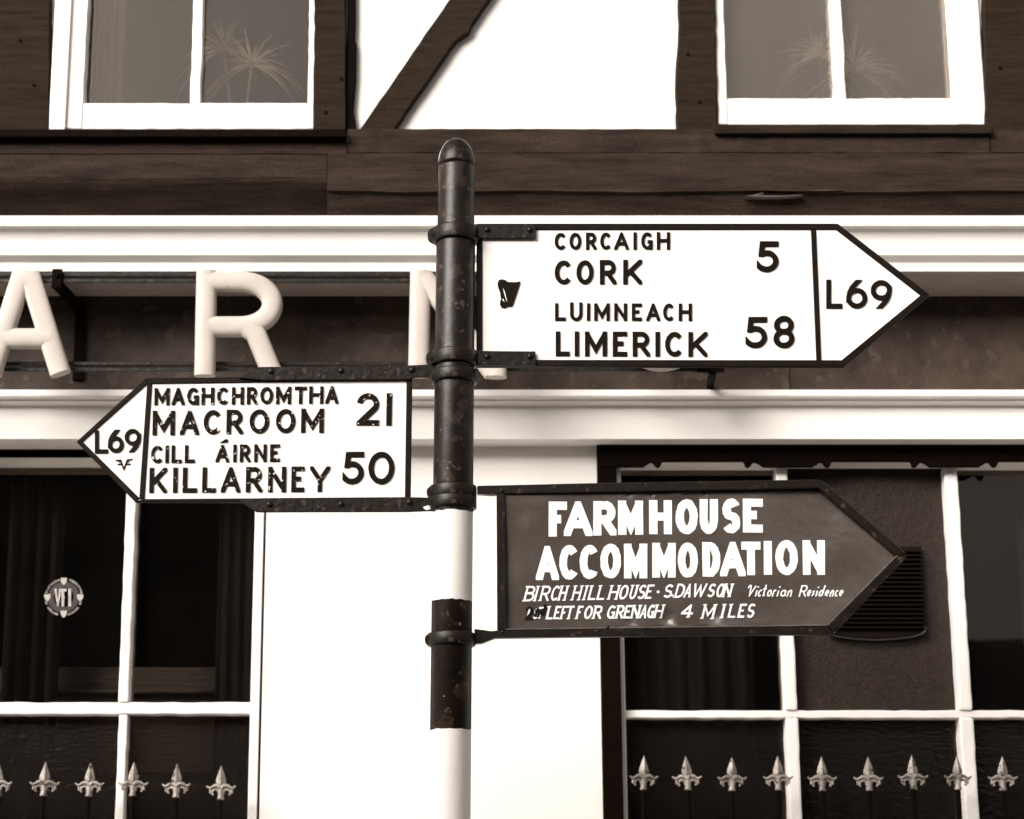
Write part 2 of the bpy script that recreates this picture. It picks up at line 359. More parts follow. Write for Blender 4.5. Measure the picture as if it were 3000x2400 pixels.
# cornice: fascia strip, cove, bead, soffits back to the name board
YF = -0.12
prof = [(632,-0.40),(661,-0.40),(662,-0.394)]
for k in range(1, 10):
    a = k/9*math.pi/2
    prof.append((663 + 59*(1-math.cos(a))*0.62 + 59*0.38*math.sin(a)**2, -0.392 + 0.032*math.sin(a)))
prof += [(724,-0.360),(729,-0.366),(733,-0.369),(746,-0.369),(750,-0.366),(769,-0.344),(772,-0.344),(795,-0.342)]
pz = [(y, Z(py, y)) for py, y in prof]
pz += [(-0.20, pz[-1][1]+0.001), (-0.20, Z(700,-0.2)), (YU+0.2, Z(700,-0.2)), (YU+0.2, pz[0][1])]
MB().extrude_x(pz, BX0, BX1).build('cornice', m_white, bld)
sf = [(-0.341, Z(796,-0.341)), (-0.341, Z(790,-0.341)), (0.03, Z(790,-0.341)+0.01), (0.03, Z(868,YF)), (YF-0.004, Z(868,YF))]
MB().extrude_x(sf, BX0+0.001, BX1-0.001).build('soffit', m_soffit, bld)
# name board
fx = [BX0, X(2310,1000,YF)-0.001]
MB().box(BX0, X(2310,1000,YF)-0.0012, YF, 0.05, Z(1165,YF), Z(862,YF)).build('fascia_board', m_fascia, bld, bevel=0.002, seg=1)
MB().box(X(2310,1000,YF)+0.0012, BX1, YF, 0.05, Z(1165,YF), Z(862,YF)).build('fascia_board', m_fascia, bld, bevel=0.002, seg=1)
# lower moulding and white frieze
pr2 = [(1142,-0.150),(1159,-0.150),(1163,-0.147),(1171,-0.128),(1175,-0.128),(1178,-0.125),(1189,-0.097),(1191,-0.095),(1286,-0.095),(1311,0.010)]
pz = [(y, Z(py,y)) for py, y in pr2] + [(0.14, Z(1311,0.010)), (0.14, Z(1142,-0.150))]
MB().extrude_x(pz, BX0, BX1).build('frieze', m_white, bld)
# shop-front piers (white), stall riser
ZL = Z(1311, 0.035) + 0.02
LX0, LX1 = X(-700,1750,0.0), X(774.5,1750,0.0)
RX0, RX1 = X(1755,1750,0.0), X(3520,1750,0.0)
ZSILL = 1.18
pier = MB(); pier.box(LX1, RX0, 0.0, 0.16, 0.0, ZL); pier.box(BX0, LX0, 0.0, 0.16, 0.0, ZL); pier.box(RX1, BX1, 0.0, 0.16, 0.0, ZL)
pier.box(LX0, LX1, 0.002, 0.16, 0.0, ZSILL); pier.box(RX0, RX1, 0.002, 0.16, 0.0, ZSILL)
pier.build('shopfront_wall', m_plaster, bld, label='plain white wall between the shop windows')
# body of the building behind the front, and roof
bd = MB(); bd.box(BX0, BX0+0.2, 0.16, 7, 0, ZTOP); bd.box(BX1-0.2, BX1, 0.16, 7, 0, ZTOP); bd.box(BX0, BX1, 7, 7.2, 0, ZTOP)
bd.build('side_wall', m_plaster, bld)
rf = MB(); rf.extrude_x([(-0.75, ZTOP-0.12),(3.4, ZTOP+2.6),(7.5, ZTOP-0.12),(7.5, ZTOP-0.02),(3.4, ZTOP+2.72),(-0.75, ZTOP-0.02)], BX0-0.2, BX1+0.2)
rf.build('roof', m_slate, bld)
# rooms behind the windows
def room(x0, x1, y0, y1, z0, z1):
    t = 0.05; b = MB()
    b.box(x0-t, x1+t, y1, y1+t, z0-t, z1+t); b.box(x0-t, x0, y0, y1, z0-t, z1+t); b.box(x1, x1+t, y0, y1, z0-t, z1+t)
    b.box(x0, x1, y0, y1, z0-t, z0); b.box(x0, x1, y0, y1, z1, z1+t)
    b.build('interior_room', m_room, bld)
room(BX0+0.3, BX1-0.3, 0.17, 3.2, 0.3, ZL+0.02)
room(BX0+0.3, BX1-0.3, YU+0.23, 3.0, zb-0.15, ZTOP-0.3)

# ---- left shop window
y0 = 0.0; yg = 0.075
lw = MB()
st0, st1 = X(741,1750,y0)-0.0, X(768.0,1750,y0)
lw.box(st0, st1, y0, 0.15, ZSILL, Z(1375, 0.05))
lw.box(LX0, LX0+0.06, y0, 0.15, ZSILL, Z(1375, 0.05))
lw.box(LX0+0.06, st0, 0.004, 0.15, ZSILL, ZSILL+0.06)
hd = [(0.040, Z(1340,0.040)),(0.046,Z(1346,0.046)),(0.085, Z(1378,0.085)),(0.15, Z(1378,0.085)),(0.15, Z(1340,0.04))]
lw.extrude_x(hd, LX0, st1)
win_ll = lw.build('shop_window', m_white_old, bld, bevel=0.002, seg=1, label='left shop window of large dark panes in white bars')
MB().box(st1+0.0002, LX1-0.0002, 0.0015, 0.12, ZSILL+0.001, Z(1376,0.05)).build('joint', m_black, win_ll)
MB().box(LX0, LX1, 0.036, 0.15, Z(1340,0.036), ZL-0.005).build('head_board', m_black, win_ll)
tz0, tz1 = Z(2092,0.02), Z(2058,0.02)
lm0, lm1 = X(358,1750,0.012), X(387,1750,0.012)
mtop = Z(1378,0.085)
MB().ragged(LX0+0.06, st0, 0.018, 0.11, tz0, tz1).build('transom', m_white_old, win_ll, bevel=0.004)
MB().ragged(lm0, lm1, 0.012, 0.11, tz1, mtop).build('mullion', m_white_old, win_ll, bevel=0.005)
MB().ragged(lm0+0.003, lm1-0.001, 0.022, 0.11, ZSILL+0.06, tz0).build('mullion', m_white_old, win_ll, bevel=0.005)
xm = X(-60,1750,0.012)
MB().box(xm-0.03, xm, 0.012, 0.11, tz1, mtop).build('mullion', m_white_old, win_ll, bevel=0.005)
MB().box(xm-0.03, xm, 0.022, 0.11, ZSILL+0.06, tz0).build('mullion', m_white_old, win_ll, bevel=0.005)
for a, b_ in ((LX0+0.05, xm-0.025), (xm-0.005, lm0+0.006), (lm1-0.006, st0+0.006)):
    MB().box(a, b_, yg, yg+0.004, tz1-0.005, mtop+0.005).build('pane', m_glass_lo, win_ll)
    MB().box(a, b_, yg, yg+0.004, ZSILL+0.05, tz0+0.005).build('pane', m_glass_rip, win_ll, label='dark rippled lower pane')
# ---- right shop window
rw = MB()
ra0, ra1 = X(1815,1870,0.01), X(1828.5,1870,0.01)
rtop = Z(1376, 0.06)
rw.box(ra0, ra1, 0.012, 0.15, ZSILL, rtop)
rw.box(RX1-0.05, RX1, 0.012, 0.15, ZSILL, rtop); rw.box(ra1, RX1-0.05, 0.016, 0.15, ZSILL, ZSILL+0.06)
hd = [(0.030, Z(1335,0.030)),(0.034,Z(1352,0.034)),(0.072, Z(1378,0.072)),(0.15, Z(1378,0.072)),(0.15, Z(1335,0.03))]
rw.extrude_x(hd, ra0, RX1)
win_lr = rw.build('shop_window', m_white_old, bld, bevel=0.002, seg=1, label='right shop window with black surround and scalloped pelmet')
MB().box(RX0+0.0005, ra0-0.001, -0.022, 0.15, ZSILL, ZL-0.004).build('architrave', m_black, win_lr, bevel=0.004)
pel = [(1757,1296),(3500,1296)]
edge = []
for c in (1812, 2309, 2798, 3290):
    edge += [(c-133,1351),(c-128,1353),(c-124,1366),(c-116,1369),(c-109,1364),(c-101,1354),(c-92,1354),(c-82,1360),(c-72,1367),
             (c+72,1367),(c+84,1360),(c+93,1354),(c+101,1354),(c+108,1363),(c+116,1369),(c+123,1366),(c+128,1353),(c+133,1351)]
edge = [p for p in edge if 1760 < p[0] < 3495]
edge = [(1757, 1367)] + edge + [(3500, edge[-1][1])]
MB().poly(pel + edge[::-1], -0.026, -0.006).build('pelmet', m_black, win_lr, bevel=0.0015, seg=1)
r1 = (X(2293,1870,0.015), X(2332,1870,0.015)); r2 = (X(2797,1870,0.015), X(2841,1870,0.015))
rz0, rz1 = Z(2103,0.02), Z(2081,0.02)
rm = Z(1378, 0.072)
MB().ragged(ra1, RX1-0.05, 0.024, 0.11, rz0, rz1).build('transom', m_white_old, win_lr, bevel=0.004)
for a, b_ in (r1, r2, (X(3290,1870,0.015), X(3330,1870,0.015))):
    w_ = b_ - a
    MB().ragged(a, b_-w_*0.1, 0.015, 0.11, rz1, rm).build('mullion', m_white_old, win_lr, bevel=0.007)
    MB().ragged(a, b_-w_*0.06, 0.019, 0.11, ZSILL+0.06, rz0).build('mullion', m_white_old, win_lr, bevel=0.007)
xs = [(ra1-0.004, r1[0]+0.006), (r1[1]-0.008, r2[0]+0.006), (r2[1]-0.008, X(3292,1870,0.015)), (X(3325,1870,0.015), RX1-0.045)]
for i, (a, b_) in enumerate(xs):
    if i == 1:
        MB().box(a, b_, yg-0.01, yg+0.012, rz1-0.005, rm+0.005).build('board_pane', m_board, win_lr, label='brown boarded pane holding the air vent')
    else:
        MB().box(a, b_, yg, yg+0.004, rz1-0.005, rm+0.005).build('pane', m_glass_lo, win_lr)
    MB().box(a, b_, yg, yg+0.004, ZSILL+0.05, rz0+0.005).build('pane', m_glass_rip, win_lr, label='dark rippled lower pane')

# ------------------------------------------------------------------ air vent in the boarded pane
yv = yg - 0.045
v = thing('air_vent', W(2560,1872,yg-0.012), 'dark louvred air vent on the boarded window pane behind the brown sign', 'vent')
out = [(2400,1600),(2700,1600),(2706,1680),(2711,1760),(2712,1843),(2708,1854),(2694,1862),(2640,1870),(2560,1873),(2480,1869),(2440,1862),(2424,1850),(2404,1800)]
MB().poly(out, yv+0.012, yg-0.011).build('housing', m_vent, v, bevel=0.006)
gr = MB()
for k in range(19):
    py = 1612 + k*13.2
    zc = Z(py, yv)
    if py > 1842: break
    xr_ = X(2698 + min(10, k*0.7), py, yv); xl_ = X(2408 + k*1.1, py, yv)
    gr.add([(xl_,yv-0.004,zc-0.0045),(xr_,yv-0.004,zc-0.0045),(xr_,yv-0.004,zc-0.001),(xl_,yv-0.004,zc-0.001),
            (xl_,yv+0.013,zc+0.0015),(xr_,yv+0.013,zc+0.0015),(xr_,yv+0.013,zc+0.005),(xl_,yv+0.013,zc+0.005)],
           [(0,1,2,3),(7,6,5,4),(0,4,5,1),(3,2,6,7),(0,3,7,4),(1,5,6,2)])
gr.build('grille', m_vent, v)
MB().tube([W(a, b_, yv+0.008) for a, b_ in ((2420,1846),(2432,1859),(2460,1867),(2510,1873),(2565,1875.5),(2620,1873),(2670,1867),(2698,1860),(2710,1850),(2713,1838))], 0.0032, 8).build('lip', m_lip2, v)  # bottom lip, its highlight put in as a lighter colour

# ------------------------------------------------------------------ curtains and furniture seen through the shop windows
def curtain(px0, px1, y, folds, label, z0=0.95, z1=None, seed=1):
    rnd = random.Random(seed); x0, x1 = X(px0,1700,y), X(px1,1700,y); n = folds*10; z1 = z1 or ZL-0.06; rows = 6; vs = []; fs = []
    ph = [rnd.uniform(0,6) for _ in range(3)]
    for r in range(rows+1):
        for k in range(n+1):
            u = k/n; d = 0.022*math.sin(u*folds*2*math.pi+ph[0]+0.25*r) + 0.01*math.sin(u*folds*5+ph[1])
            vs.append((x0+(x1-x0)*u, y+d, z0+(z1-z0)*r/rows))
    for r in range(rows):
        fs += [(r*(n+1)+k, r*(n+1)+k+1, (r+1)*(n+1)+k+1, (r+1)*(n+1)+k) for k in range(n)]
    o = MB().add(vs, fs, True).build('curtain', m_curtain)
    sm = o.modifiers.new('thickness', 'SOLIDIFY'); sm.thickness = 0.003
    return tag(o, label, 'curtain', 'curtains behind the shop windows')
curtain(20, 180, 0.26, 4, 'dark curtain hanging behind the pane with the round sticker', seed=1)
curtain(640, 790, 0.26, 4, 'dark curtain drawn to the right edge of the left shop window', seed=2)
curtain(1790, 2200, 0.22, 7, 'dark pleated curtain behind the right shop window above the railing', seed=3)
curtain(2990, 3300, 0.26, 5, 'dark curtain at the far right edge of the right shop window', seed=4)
st = thing('settle', W(330,2075,0.55), 'dark wooden settle back seen low through the left shop window', 'settle')
MB().box(X(-300,2000,0.5), X(690,2000,0.5), 0.5, 0.54, Z(2090,0.5)-0.2, Z(1955,0.5)).build('back_panel', m_inner_wood, st, bevel=0.004)
MB().box(X(-300,2000,0.47), X(625,2000,0.47), 0.46, 0.499, Z(2032,0.47), Z(2022,0.47)).build('rail', m_inner_wood, st, bevel=0.003)
sb_ = MB(); sb_.box(X(-300,2000,0.5), X(690,2000,0.5), 0.541, 0.95, Z(2090,0.5)-0.25, Z(2090,0.5)-0.2)
for lx in (X(-290,2000,0.5), X(660,2000,0.5)):
    sb_.box(lx, lx+0.05, 0.56, 0.9, 0.3, Z(2090,0.5)-0.25)
sb_.build('seat', m_inner_wood, st, bevel=0.003)

# ------------------------------------------------------------------ palm reflections of the upper windows, modelled as plants behind the glass
def palm(px, heads, label, seed, leaf):
    rnd = random.Random(seed); yp = YU + 0.16
    zs = Z(372, YU-0.02) - 0.16
    t = thing('reflected_palm', (X(px,290,yp), yp, zs), label, 'palm reflection', 'palm reflections in the upper windows')
    cx = X(px,290,yp)
    MB().lathe([(0.03,zs),(0.04,zs+0.005),(0.062,zs+0.10),(0.066,zs+0.10),(0.066,zs+0.118),(0.055,zs+0.118),(0.052,zs+0.10)], cx, yp, 24).build('added_palm_pot', m_added_pot, t)
    for hx, hy, n, ln in heads:
        h = W(hx, hy, yp + rnd.uniform(-.01,.02)); base = Vector((cx + rnd.uniform(-.012,.012), yp, zs+0.09))
        mid = base.lerp(h, 0.5) + Vector((rnd.uniform(-.01,.01), 0, 0.01))
        MB().tube([base, base.lerp(mid,0.5), mid, mid.lerp(h,0.5), h], 0.006, 8, taper=lambda u: 1-0.35*u).build('stem', m_stem, t)
        f = MB()
        for k in range(n):
            a = rnd.uniform(-0.35, math.pi+0.35); el = rnd.uniform(-0.5,0.5); L_ = ln*rnd.uniform(0.65,1.1)
            d = Vector((math.cos(a), el*0.6, math.sin(a))).normalized(); p = Vector(h); vs = []; S = 7
            wd = rnd.uniform(0.0026, 0.0046); sag = rnd.uniform(0.35, 0.9)*L_
            for i in range(S+1):
                u = i/S; q = h + d*(L_*u) + Vector((0,0,-sag*u*u*(0.4+0.6*abs(d.x))))
                q.y = max(q.y, YU+0.06)
                tw = Vector((-d.z, 0.3, d.x)).normalized()*(wd*(1-u)**0.7 + 0.0002)
                vs += [q-tw, q+tw]
            f.add(vs, [(2*i,2*i+1,2*i+3,2*i+2) for i in range(S)], True)
        fo = f.build('reflected_fronds', leaf, t)
        sm = fo.modifiers.new('thickness', 'SOLIDIFY'); sm.thickness = 0.0007
palm(712, ((655,150,46,0.15),(738,190,40,0.18)), 'pale palm reflection in the left upper window, modelled as a two-headed plant behind the glass', 4, m_refl_frond)
palm(2440, ((2398,165,50,0.15),(2500,205,42,0.19)), 'faint palm reflection on both sides of the right upper window bar, modelled as a plant behind the glass', 9, m_refl_frond2)

def net(px0, px1, y, label):
    x0, x1 = X(px0,200,y), X(px1,200,y); n = 30; vs = []; fs = []
    z0, z1 = Z(372,YU)-0.05, wz1
    for k in range(n+1):
        u = k/n; yy = y + 0.008*math.sin(u*3*2*math.pi)
        vs += [(x0+(x1-x0)*u, yy, z0), (x0+(x1-x0)*u, yy, z1)]
    o = MB().add(vs, [(2*k,2*k+2,2*k+3,2*k+1) for k in range(n)], True).build('curtain', m_net)
    sm = o.modifiers.new('thickness', 'SOLIDIFY'); sm.thickness = 0.002
    tag(o, label, 'curtain')
net(282, 362, YU+0.11, 'pale narrow curtain strip hanging behind the left pane of the left upper window')

# ------------------------------------------------------------------ raised shop lettering on rails
YR = -0.342; YLt = -0.380
sg = thing('shop_sign', W(1000,1100,YR), 'raised white shop letters on black iron rails across the dark name board', 'shop sign')
def rail(py0, py1, YR):
    b = MB(); x0, x1 = X(-900,930,YR), X(2112,930,YR)
    zt, zb_ = Z(py0,YR), Z(py1,YR); h = zt - zb_
    b.box(x0, x1, YR-0.006, YR, zt-h*0.38, zt); b.box(x0, x1, YR-0.001, YR+0.03, zt-h*0.38-0.004, zt-h*0.38-0.0005)
    b.box(x0, x1, YR-0.006, YR, zb_, zb_+h*0.42)
    for xx in (X(-500,930,YR), X(-860,930,YR)):
        b.box(xx-0.012, xx+0.012, YR+0.0005, YF+0.002, zb_+0.004, zb_+0.012)
    b.build('rail', m_iron, sg, bevel=0.0015, seg=1)
rail(799, 830, YR); rail(1061, 1090, -0.32)
def strut(b, P, Q, hw, hh):
    d = Vector((0, 0, hh)); e = Vector((hw, 0, 0))
    b.add([P-e-d, P+e-d, P+e+d, P-e+d, Q-e-d, Q+e-d, Q+e+d, Q-e+d], [(0,1,2,3),(7,6,5,4),(0,4,5,1),(1,5,6,2),(2,6,7,3),(3,7,4,0)])
b = MB()
strut(b, W(168,834,YR-0.004), W(236,905,YF-0.006), 0.0165, 0.009)
b.box(X(221,1000,YF-0.006)-0.003, X(249,1000,YF-0.006), YF-0.010, YF+0.001, Z(1114,YF-0.008), Z(900,YF-0.008))
p = W(168,818,YR-0.008); b.box(p.x-0.015, p.x+0.015, YR-0.020, YR-0.0065, Z(842,YR-0.02), Z(788,YR-0.02))
b.cyl_y(p.x, Z(806,YR-0.02), 0.008, YR-0.028, YR-0.0198, 6)
b.build('bracket', m_black, sg, label='bent black bracket behind the letter A')
q = -0.32
p = W(2083,1083,q); b = MB()
b.box(p.x-0.045, p.x+0.04, q-0.014, q-0.007, Z(1090,q-0.014), Z(1077,q-0.014)); strut(b, W(2088,1092,q-0.005), W(2080,1135,YF+0.001), 0.011, 0.005)
b.build('bracket', m_black, sg)
def lt(strokes, wpx):
    b = MB(); r = M(940, YLt)*wpx/2
    for k, s in enumerate(strokes):
        b.tube([W(x, y, YLt - 0.001*k) for x, y in s], r, 28, 0.024, box=0.72)
    return b.build('letter', m_letter3d, sg)
def arcp(cx, cy, rx, ry, a0, a1, n=18): return [(cx+rx*math.cos(R(a0+(a1-a0)*i/n)), cy-ry*math.sin(R(a0+(a1-a0)*i/n))) for i in range(n+1)]
lt([[(178,1096),(92,824),(60,824),(-26,1096)], [(-4,993),(154,993)]], 61)                       # A
lt([[(606,797),(600,1103)], [(606,826),(700,826)] + arcp(705,892,93,66,88,-88) + [(700,958),(612,958)], [(722,960),(748,975),(800,1100)]], 61)   # R
lt([[(1232,797),(1226,1103)], [(1240,812),(1446,1092)], [(1456,797),(1454,1106)]], 61)                      # N
lt([arcp(1938,940,118,118,0,360,48)], 61)                                                                # O

# ------------------------------------------------------------------ hand-cut lettering
def arc(cx, cy, rx, ry, a0, a1, n=14): return [(cx+rx*math.cos(R(a0+(a1-a0)*i/n)), cy+ry*math.sin(R(a0+(a1-a0)*i/n))) for i in range(n+1)]
G = {
 'A': [[(0,0),(.5,1),(1,0)], [(.17,.30),(.83,.30)]],
 'B': [[(0,0),(0,1)], [(0,1),(.45,1)]+arc(.5,.765,.42,.235,90,-90)+[(0,.53)], [(0,.53),(.5,.53)]+arc(.52,.265,.48,.265,90,-90)+[(0,0)]],
 'C': [arc(.56,.5,.56,.5,42,318,22)],
 'D': [[(0,0),(0,1),(.3,1)]+arc(.35,.5,.65,.5,85,-85,18)+[(.3,0),(0,0)]],
 'E': [[(1,1),(0,1),(0,0),(1,0)], [(0,.52),(.86,.52)]],
 'F': [[(1,1),(0,1),(0,0)], [(0,.50),(.84,.50)]],
 'G': [arc(.54,.5,.54,.5,42,330,22), [(.58,.44),(1,.44),(1,0)]],
 'H': [[(0,0),(0,1)], [(1,0),(1,1)], [(0,.52),(1,.52)]],
 'I': [[(.5,0),(.5,1)]],
 'K': [[(0,0),(0,1)], [(0,.32),(1,1)], [(.30,.56),(1,0)]],
 'L': [[(0,1),(0,0),(1,0)]],
 'M': [[(0,0),(0,1)], [(1,0),(1,1)], [(0,1),(.5,.22),(1,1)]],
 'N': [[(0,0),(0,1)], [(1,0),(1,1)], [(0,1),(1,0)]],
 'O': [arc(.5,.5,.5,.5,0,360,36)],
 'R': [[(0,0),(0,1)], [(0,1),(.5,1)]+arc(.52,.73,.42,.27,90,-90)+[(0,.46)], [(.45,.46),(1,0)]],
 'S': [arc(.5,.745,.46,.255,25,262,16)+arc(.5,.245,.5,.245,82,-155,16)],
 'T': [[(0,1),(1,1)], [(.5,1),(.5,0)]],
 'U': [[(0,1),(0,.36)]+arc(.5,.36,.5,.36,180,360,16)+[(1,.36),(1,1)]],
 'V': [[(0,1),(.5,0),(1,1)]],
 'W': [[(0,1),(.25,0),(.5,.85),(.75,0),(1,1)]],
 'Y': [[(0,1),(.5,.44),(1,1)], [(.5,.46),(.5,0)]],
 '1': [[(.5,0),(.5,1)]], '0': [arc(.5,.5,.5,.5,0,360,36)],
 '2': [arc(.49,.70,.49,.30,172,-28,16)+[(.02,0),(1,0)]],
 '4': [[(.72,0),(.72,1),(0,.30),(1,.30)]],
 '5': [[(.94,1),(.17,1),(.09,.50)], arc(.42,.325,.58,.325,128,-145,24)],
 '6': [arc(.5,.33,.5,.33,0,360,30), [(0,.36),(.05,.56),(.20,.78),(.58,1.06)]],
 '8': [arc(.5,.755,.46,.245,0,360,28), arc(.5,.26,.5,.26,0,360,28)],
 '9': [arc(.5,.67,.5,.33,0,360,30), [(1,.64),(.95,.44),(.80,.22),(.42,-.06)]],
 # joined script and small letters (x-height 0.55)
 'v_': [[(0,.86),(.14,1),(.3,.92),(.42,.05),(.95,.95)]],
 'r_': [[(0,0),(0,.45),(.3,.55),(.9,.5)]], 'i_': [[(.3,.52),(.3,.05),(.8,.1)], [(.38,.80),(.44,.92)]],
 'c_': [arc(.55,.27,.5,.27,50,315,12)], 't_': [[(.4,1),(.35,.05),(.9,.08)], [(0,.66),(.9,.70)]],
 'o_': [arc(.5,.27,.48,.27,0,360,14)], 'a_': [arc(.45,.27,.42,.27,20,380,14), [(.88,.54),(.85,.05),(1.05,.08)]],
 'n_': [[(.05,0),(.1,.52)], [(.1,.36),(.5,.55),(.8,.45),(.82,.0)]], 'e_': [[(.08,.28),(.9,.33)]+arc(.5,.30,.42,.25,20,320,12)],
 's_': [[(.85,.52),(.35,.45),(.75,.2),(.1,.03)]], 'd_': [arc(.42,.27,.4,.27,0,360,14), [(.98,1),(.85,.05)]],
 '.': [[(.5,0),(.5,.12)]], '-': [[(.5,.42),(.5,.62)]],
}
def clip(poly, x0, x1, y0_, y1_):
    for ax, lim, sgn in ((0,x0,1),(0,x1,-1),(1,y0_,1),(1,y1_,-1)):
        o = []
        for i in range(len(poly)):
            a, b = poly[i-1], poly[i]; ia, ib = sgn*(a[ax]-lim) >= -1e-9, sgn*(b[ax]-lim) >= -1e-9
            if ia != ib:
                t = (lim-a[ax])/(b[ax]-a[ax]); o.append((a[0]+(b[0]-a[0])*t, a[1]+(b[1]-a[1])*t))
            if ib: o.append(b)
        poly = o
        if len(poly) < 3: return []
    return poly
def ribbon(pts, s, rnd=None, jit=0):
    n = len(pts); closed = math.hypot(pts[0][0]-pts[-1][0], pts[0][1]-pts[-1][1]) < 1e-6
    if closed: pts = pts[:-1]; n -= 1
    out = []
    for i in range(n):
        p = pts[i]; a = pts[i-1] if (i or closed) else None; b = pts[(i+1) % n] if (i < n-1 or closed) else None
        def nd(u, v): l = math.hypot(v[0]-u[0], v[1]-u[1]) or 1; return ((v[0]-u[0])/l, (v[1]-u[1])/l)
        d1 = nd(a, p) if a else nd(p, b); d2 = nd(p, b) if b else d1
        tx, ty = d1[0]+d2[0], d1[1]+d2[1]; l = math.hypot(tx, ty)
        if l < 1e-3: tx, ty = d1; l = 1
        tx /= l; ty /= l; c = tx*d1[0]+ty*d1[1]; k = min(1/max(c, .18), 3.2)*s/2
        if rnd: k *= 1 + rnd.uniform(-jit, jit)
        out.append(((p[0]-ty*k, p[1]+tx*k), (p[0]+ty*k, p[1]-tx*k)))
    q = [(out[i][0], out[(i+1)%n][0], out[(i+1)%n][1], out[i][1]) for i in range(n if closed else n-1)]
    return q
def glyph(ch, x0, x1, yb, yt, s, rnd, jit=0.05):
    """quads (u right, v up) of one letter inside its box, in pixels"""
    res = []; w_, h = x1-x0, yt-yb
    ix0, ix1, iy0, iy1 = x0+s/2, x1-s/2, yb+s/2, yt-s/2
    if ix1 < ix0: ix0 = ix1 = (x0+x1)/2
    for st in G[ch]:
        P = [(ix0+(ix1-ix0)*p[0], iy0+(iy1-iy0)*p[1]) for p in st]
        closed = math.hypot(P[0][0]-P[-1][0], P[0][1]-P[-1][1]) < 1e-6
        if not closed:
            def ext(e, q, raw):
                if min(raw[0], 1-raw[0], raw[1], 1-raw[1]) > 0.001 and not (raw[0] < 0 or raw[1] < 0 or raw[0] > 1 or raw[1] > 1): return e
                l = math.hypot(e[0]-q[0], e[1]-q[1]) or 1; return (e[0]+(e[0]-q[0])/l*s*1.1, e[1]+(e[1]-q[1])/l*s*1.1)
            P[0] = ext(P[0], P[1], st[0]); P[-1] = ext(P[-1], P[-2], st[-1])
        jx = s*jit*0.5
        P = [(p[0]+rnd.uniform(-jx,jx), p[1]+rnd.uniform(-jx,jx)) for p in P]
        if closed: P[-1] = P[0]
        qs = []
        for q in ribbon(P, s, rnd, jit):
            c = clip(list(q), x0-0.5, x1+0.5, yb, yt)
            if c: qs.append(c)
        res.append(qs)
    return res
def serifs(ch, x0, x1, yb, yt, s):
    res = []; ix0, ix1 = x0+s/2, x1-s/2
    if ix1 < ix0: ix0 = ix1 = (x0+x1)/2
    for st in G[ch]:
        for e, q in ((st[0], st[1]), (st[-1], st[-2])):
            if e[1] in (0, 1) and abs(e[0]-q[0]) < 0.01:
                x = ix0+(ix1-ix0)*e[0]; y = yt-s*.3 if e[1] else yb+s*.3; d = s*(1.05 if e[1] else 0.95)
                res.append([[(x-d,y-s*.34),(x+d*.8,y-s*.18),(x+d*.8,y+s*.34),(x-d,y+s*.2)]])
    return res
def text(parent, mat_, y, org, sc, chars, yt, yb, s, depth=0.003, shear=0, seed=1, jit=0.03, name='lettering', label=None, lift=0.0, warp=None, serif=False):
    """chars: (letter, x0, x1[, ytop, ybottom]) in the zoomed measurement; yt, yb = (at x of first, at x of last)"""
    rnd = random.Random(seed); b = MB(); xa, xb = chars[0][1], chars[-1][2]; k = 0
    for c in chars:
        ch, x0, x1 = c[:3]; u = ((x0+x1)/2-xa)/max(1, xb-xa)
        t = c[3] if len(c) > 3 else yt[0]+(yt[1]-yt[0])*u; bt = c[4] if len(c) > 4 else yb[0]+(yb[1]-yb[0])*u
        for qs in glyph(ch, x0, x1, -bt, -t, s, rnd, jit) + (serifs(ch, x0, x1, -bt, -t, s) if serif else []):
            k += 1; yf = y - depth - lift - (k % 5)*0.00006
            for q in qs:
                pts = []
                for (uu, vv) in q:
                    uu2 = uu + shear*(vv+bt)
                    p = W(org[0]+uu2/sc, org[1]-vv/sc, y - depth); pts.append((p.x, p.z))
                a = sum(pts[i][0]*pts[(i+1)%len(pts)][1]-pts[(i+1)%len(pts)][0]*pts[i][1] for i in range(len(pts)))
                if abs(a) < 1e-9: continue
                b.prism(pts, yf, y + 0.0005)
    if warp: b.v = [Vector((p.x, p.y + warp(p.x, p.z), p.z)) for p in b.v]
    return b.build(name, mat_, parent, label=label)

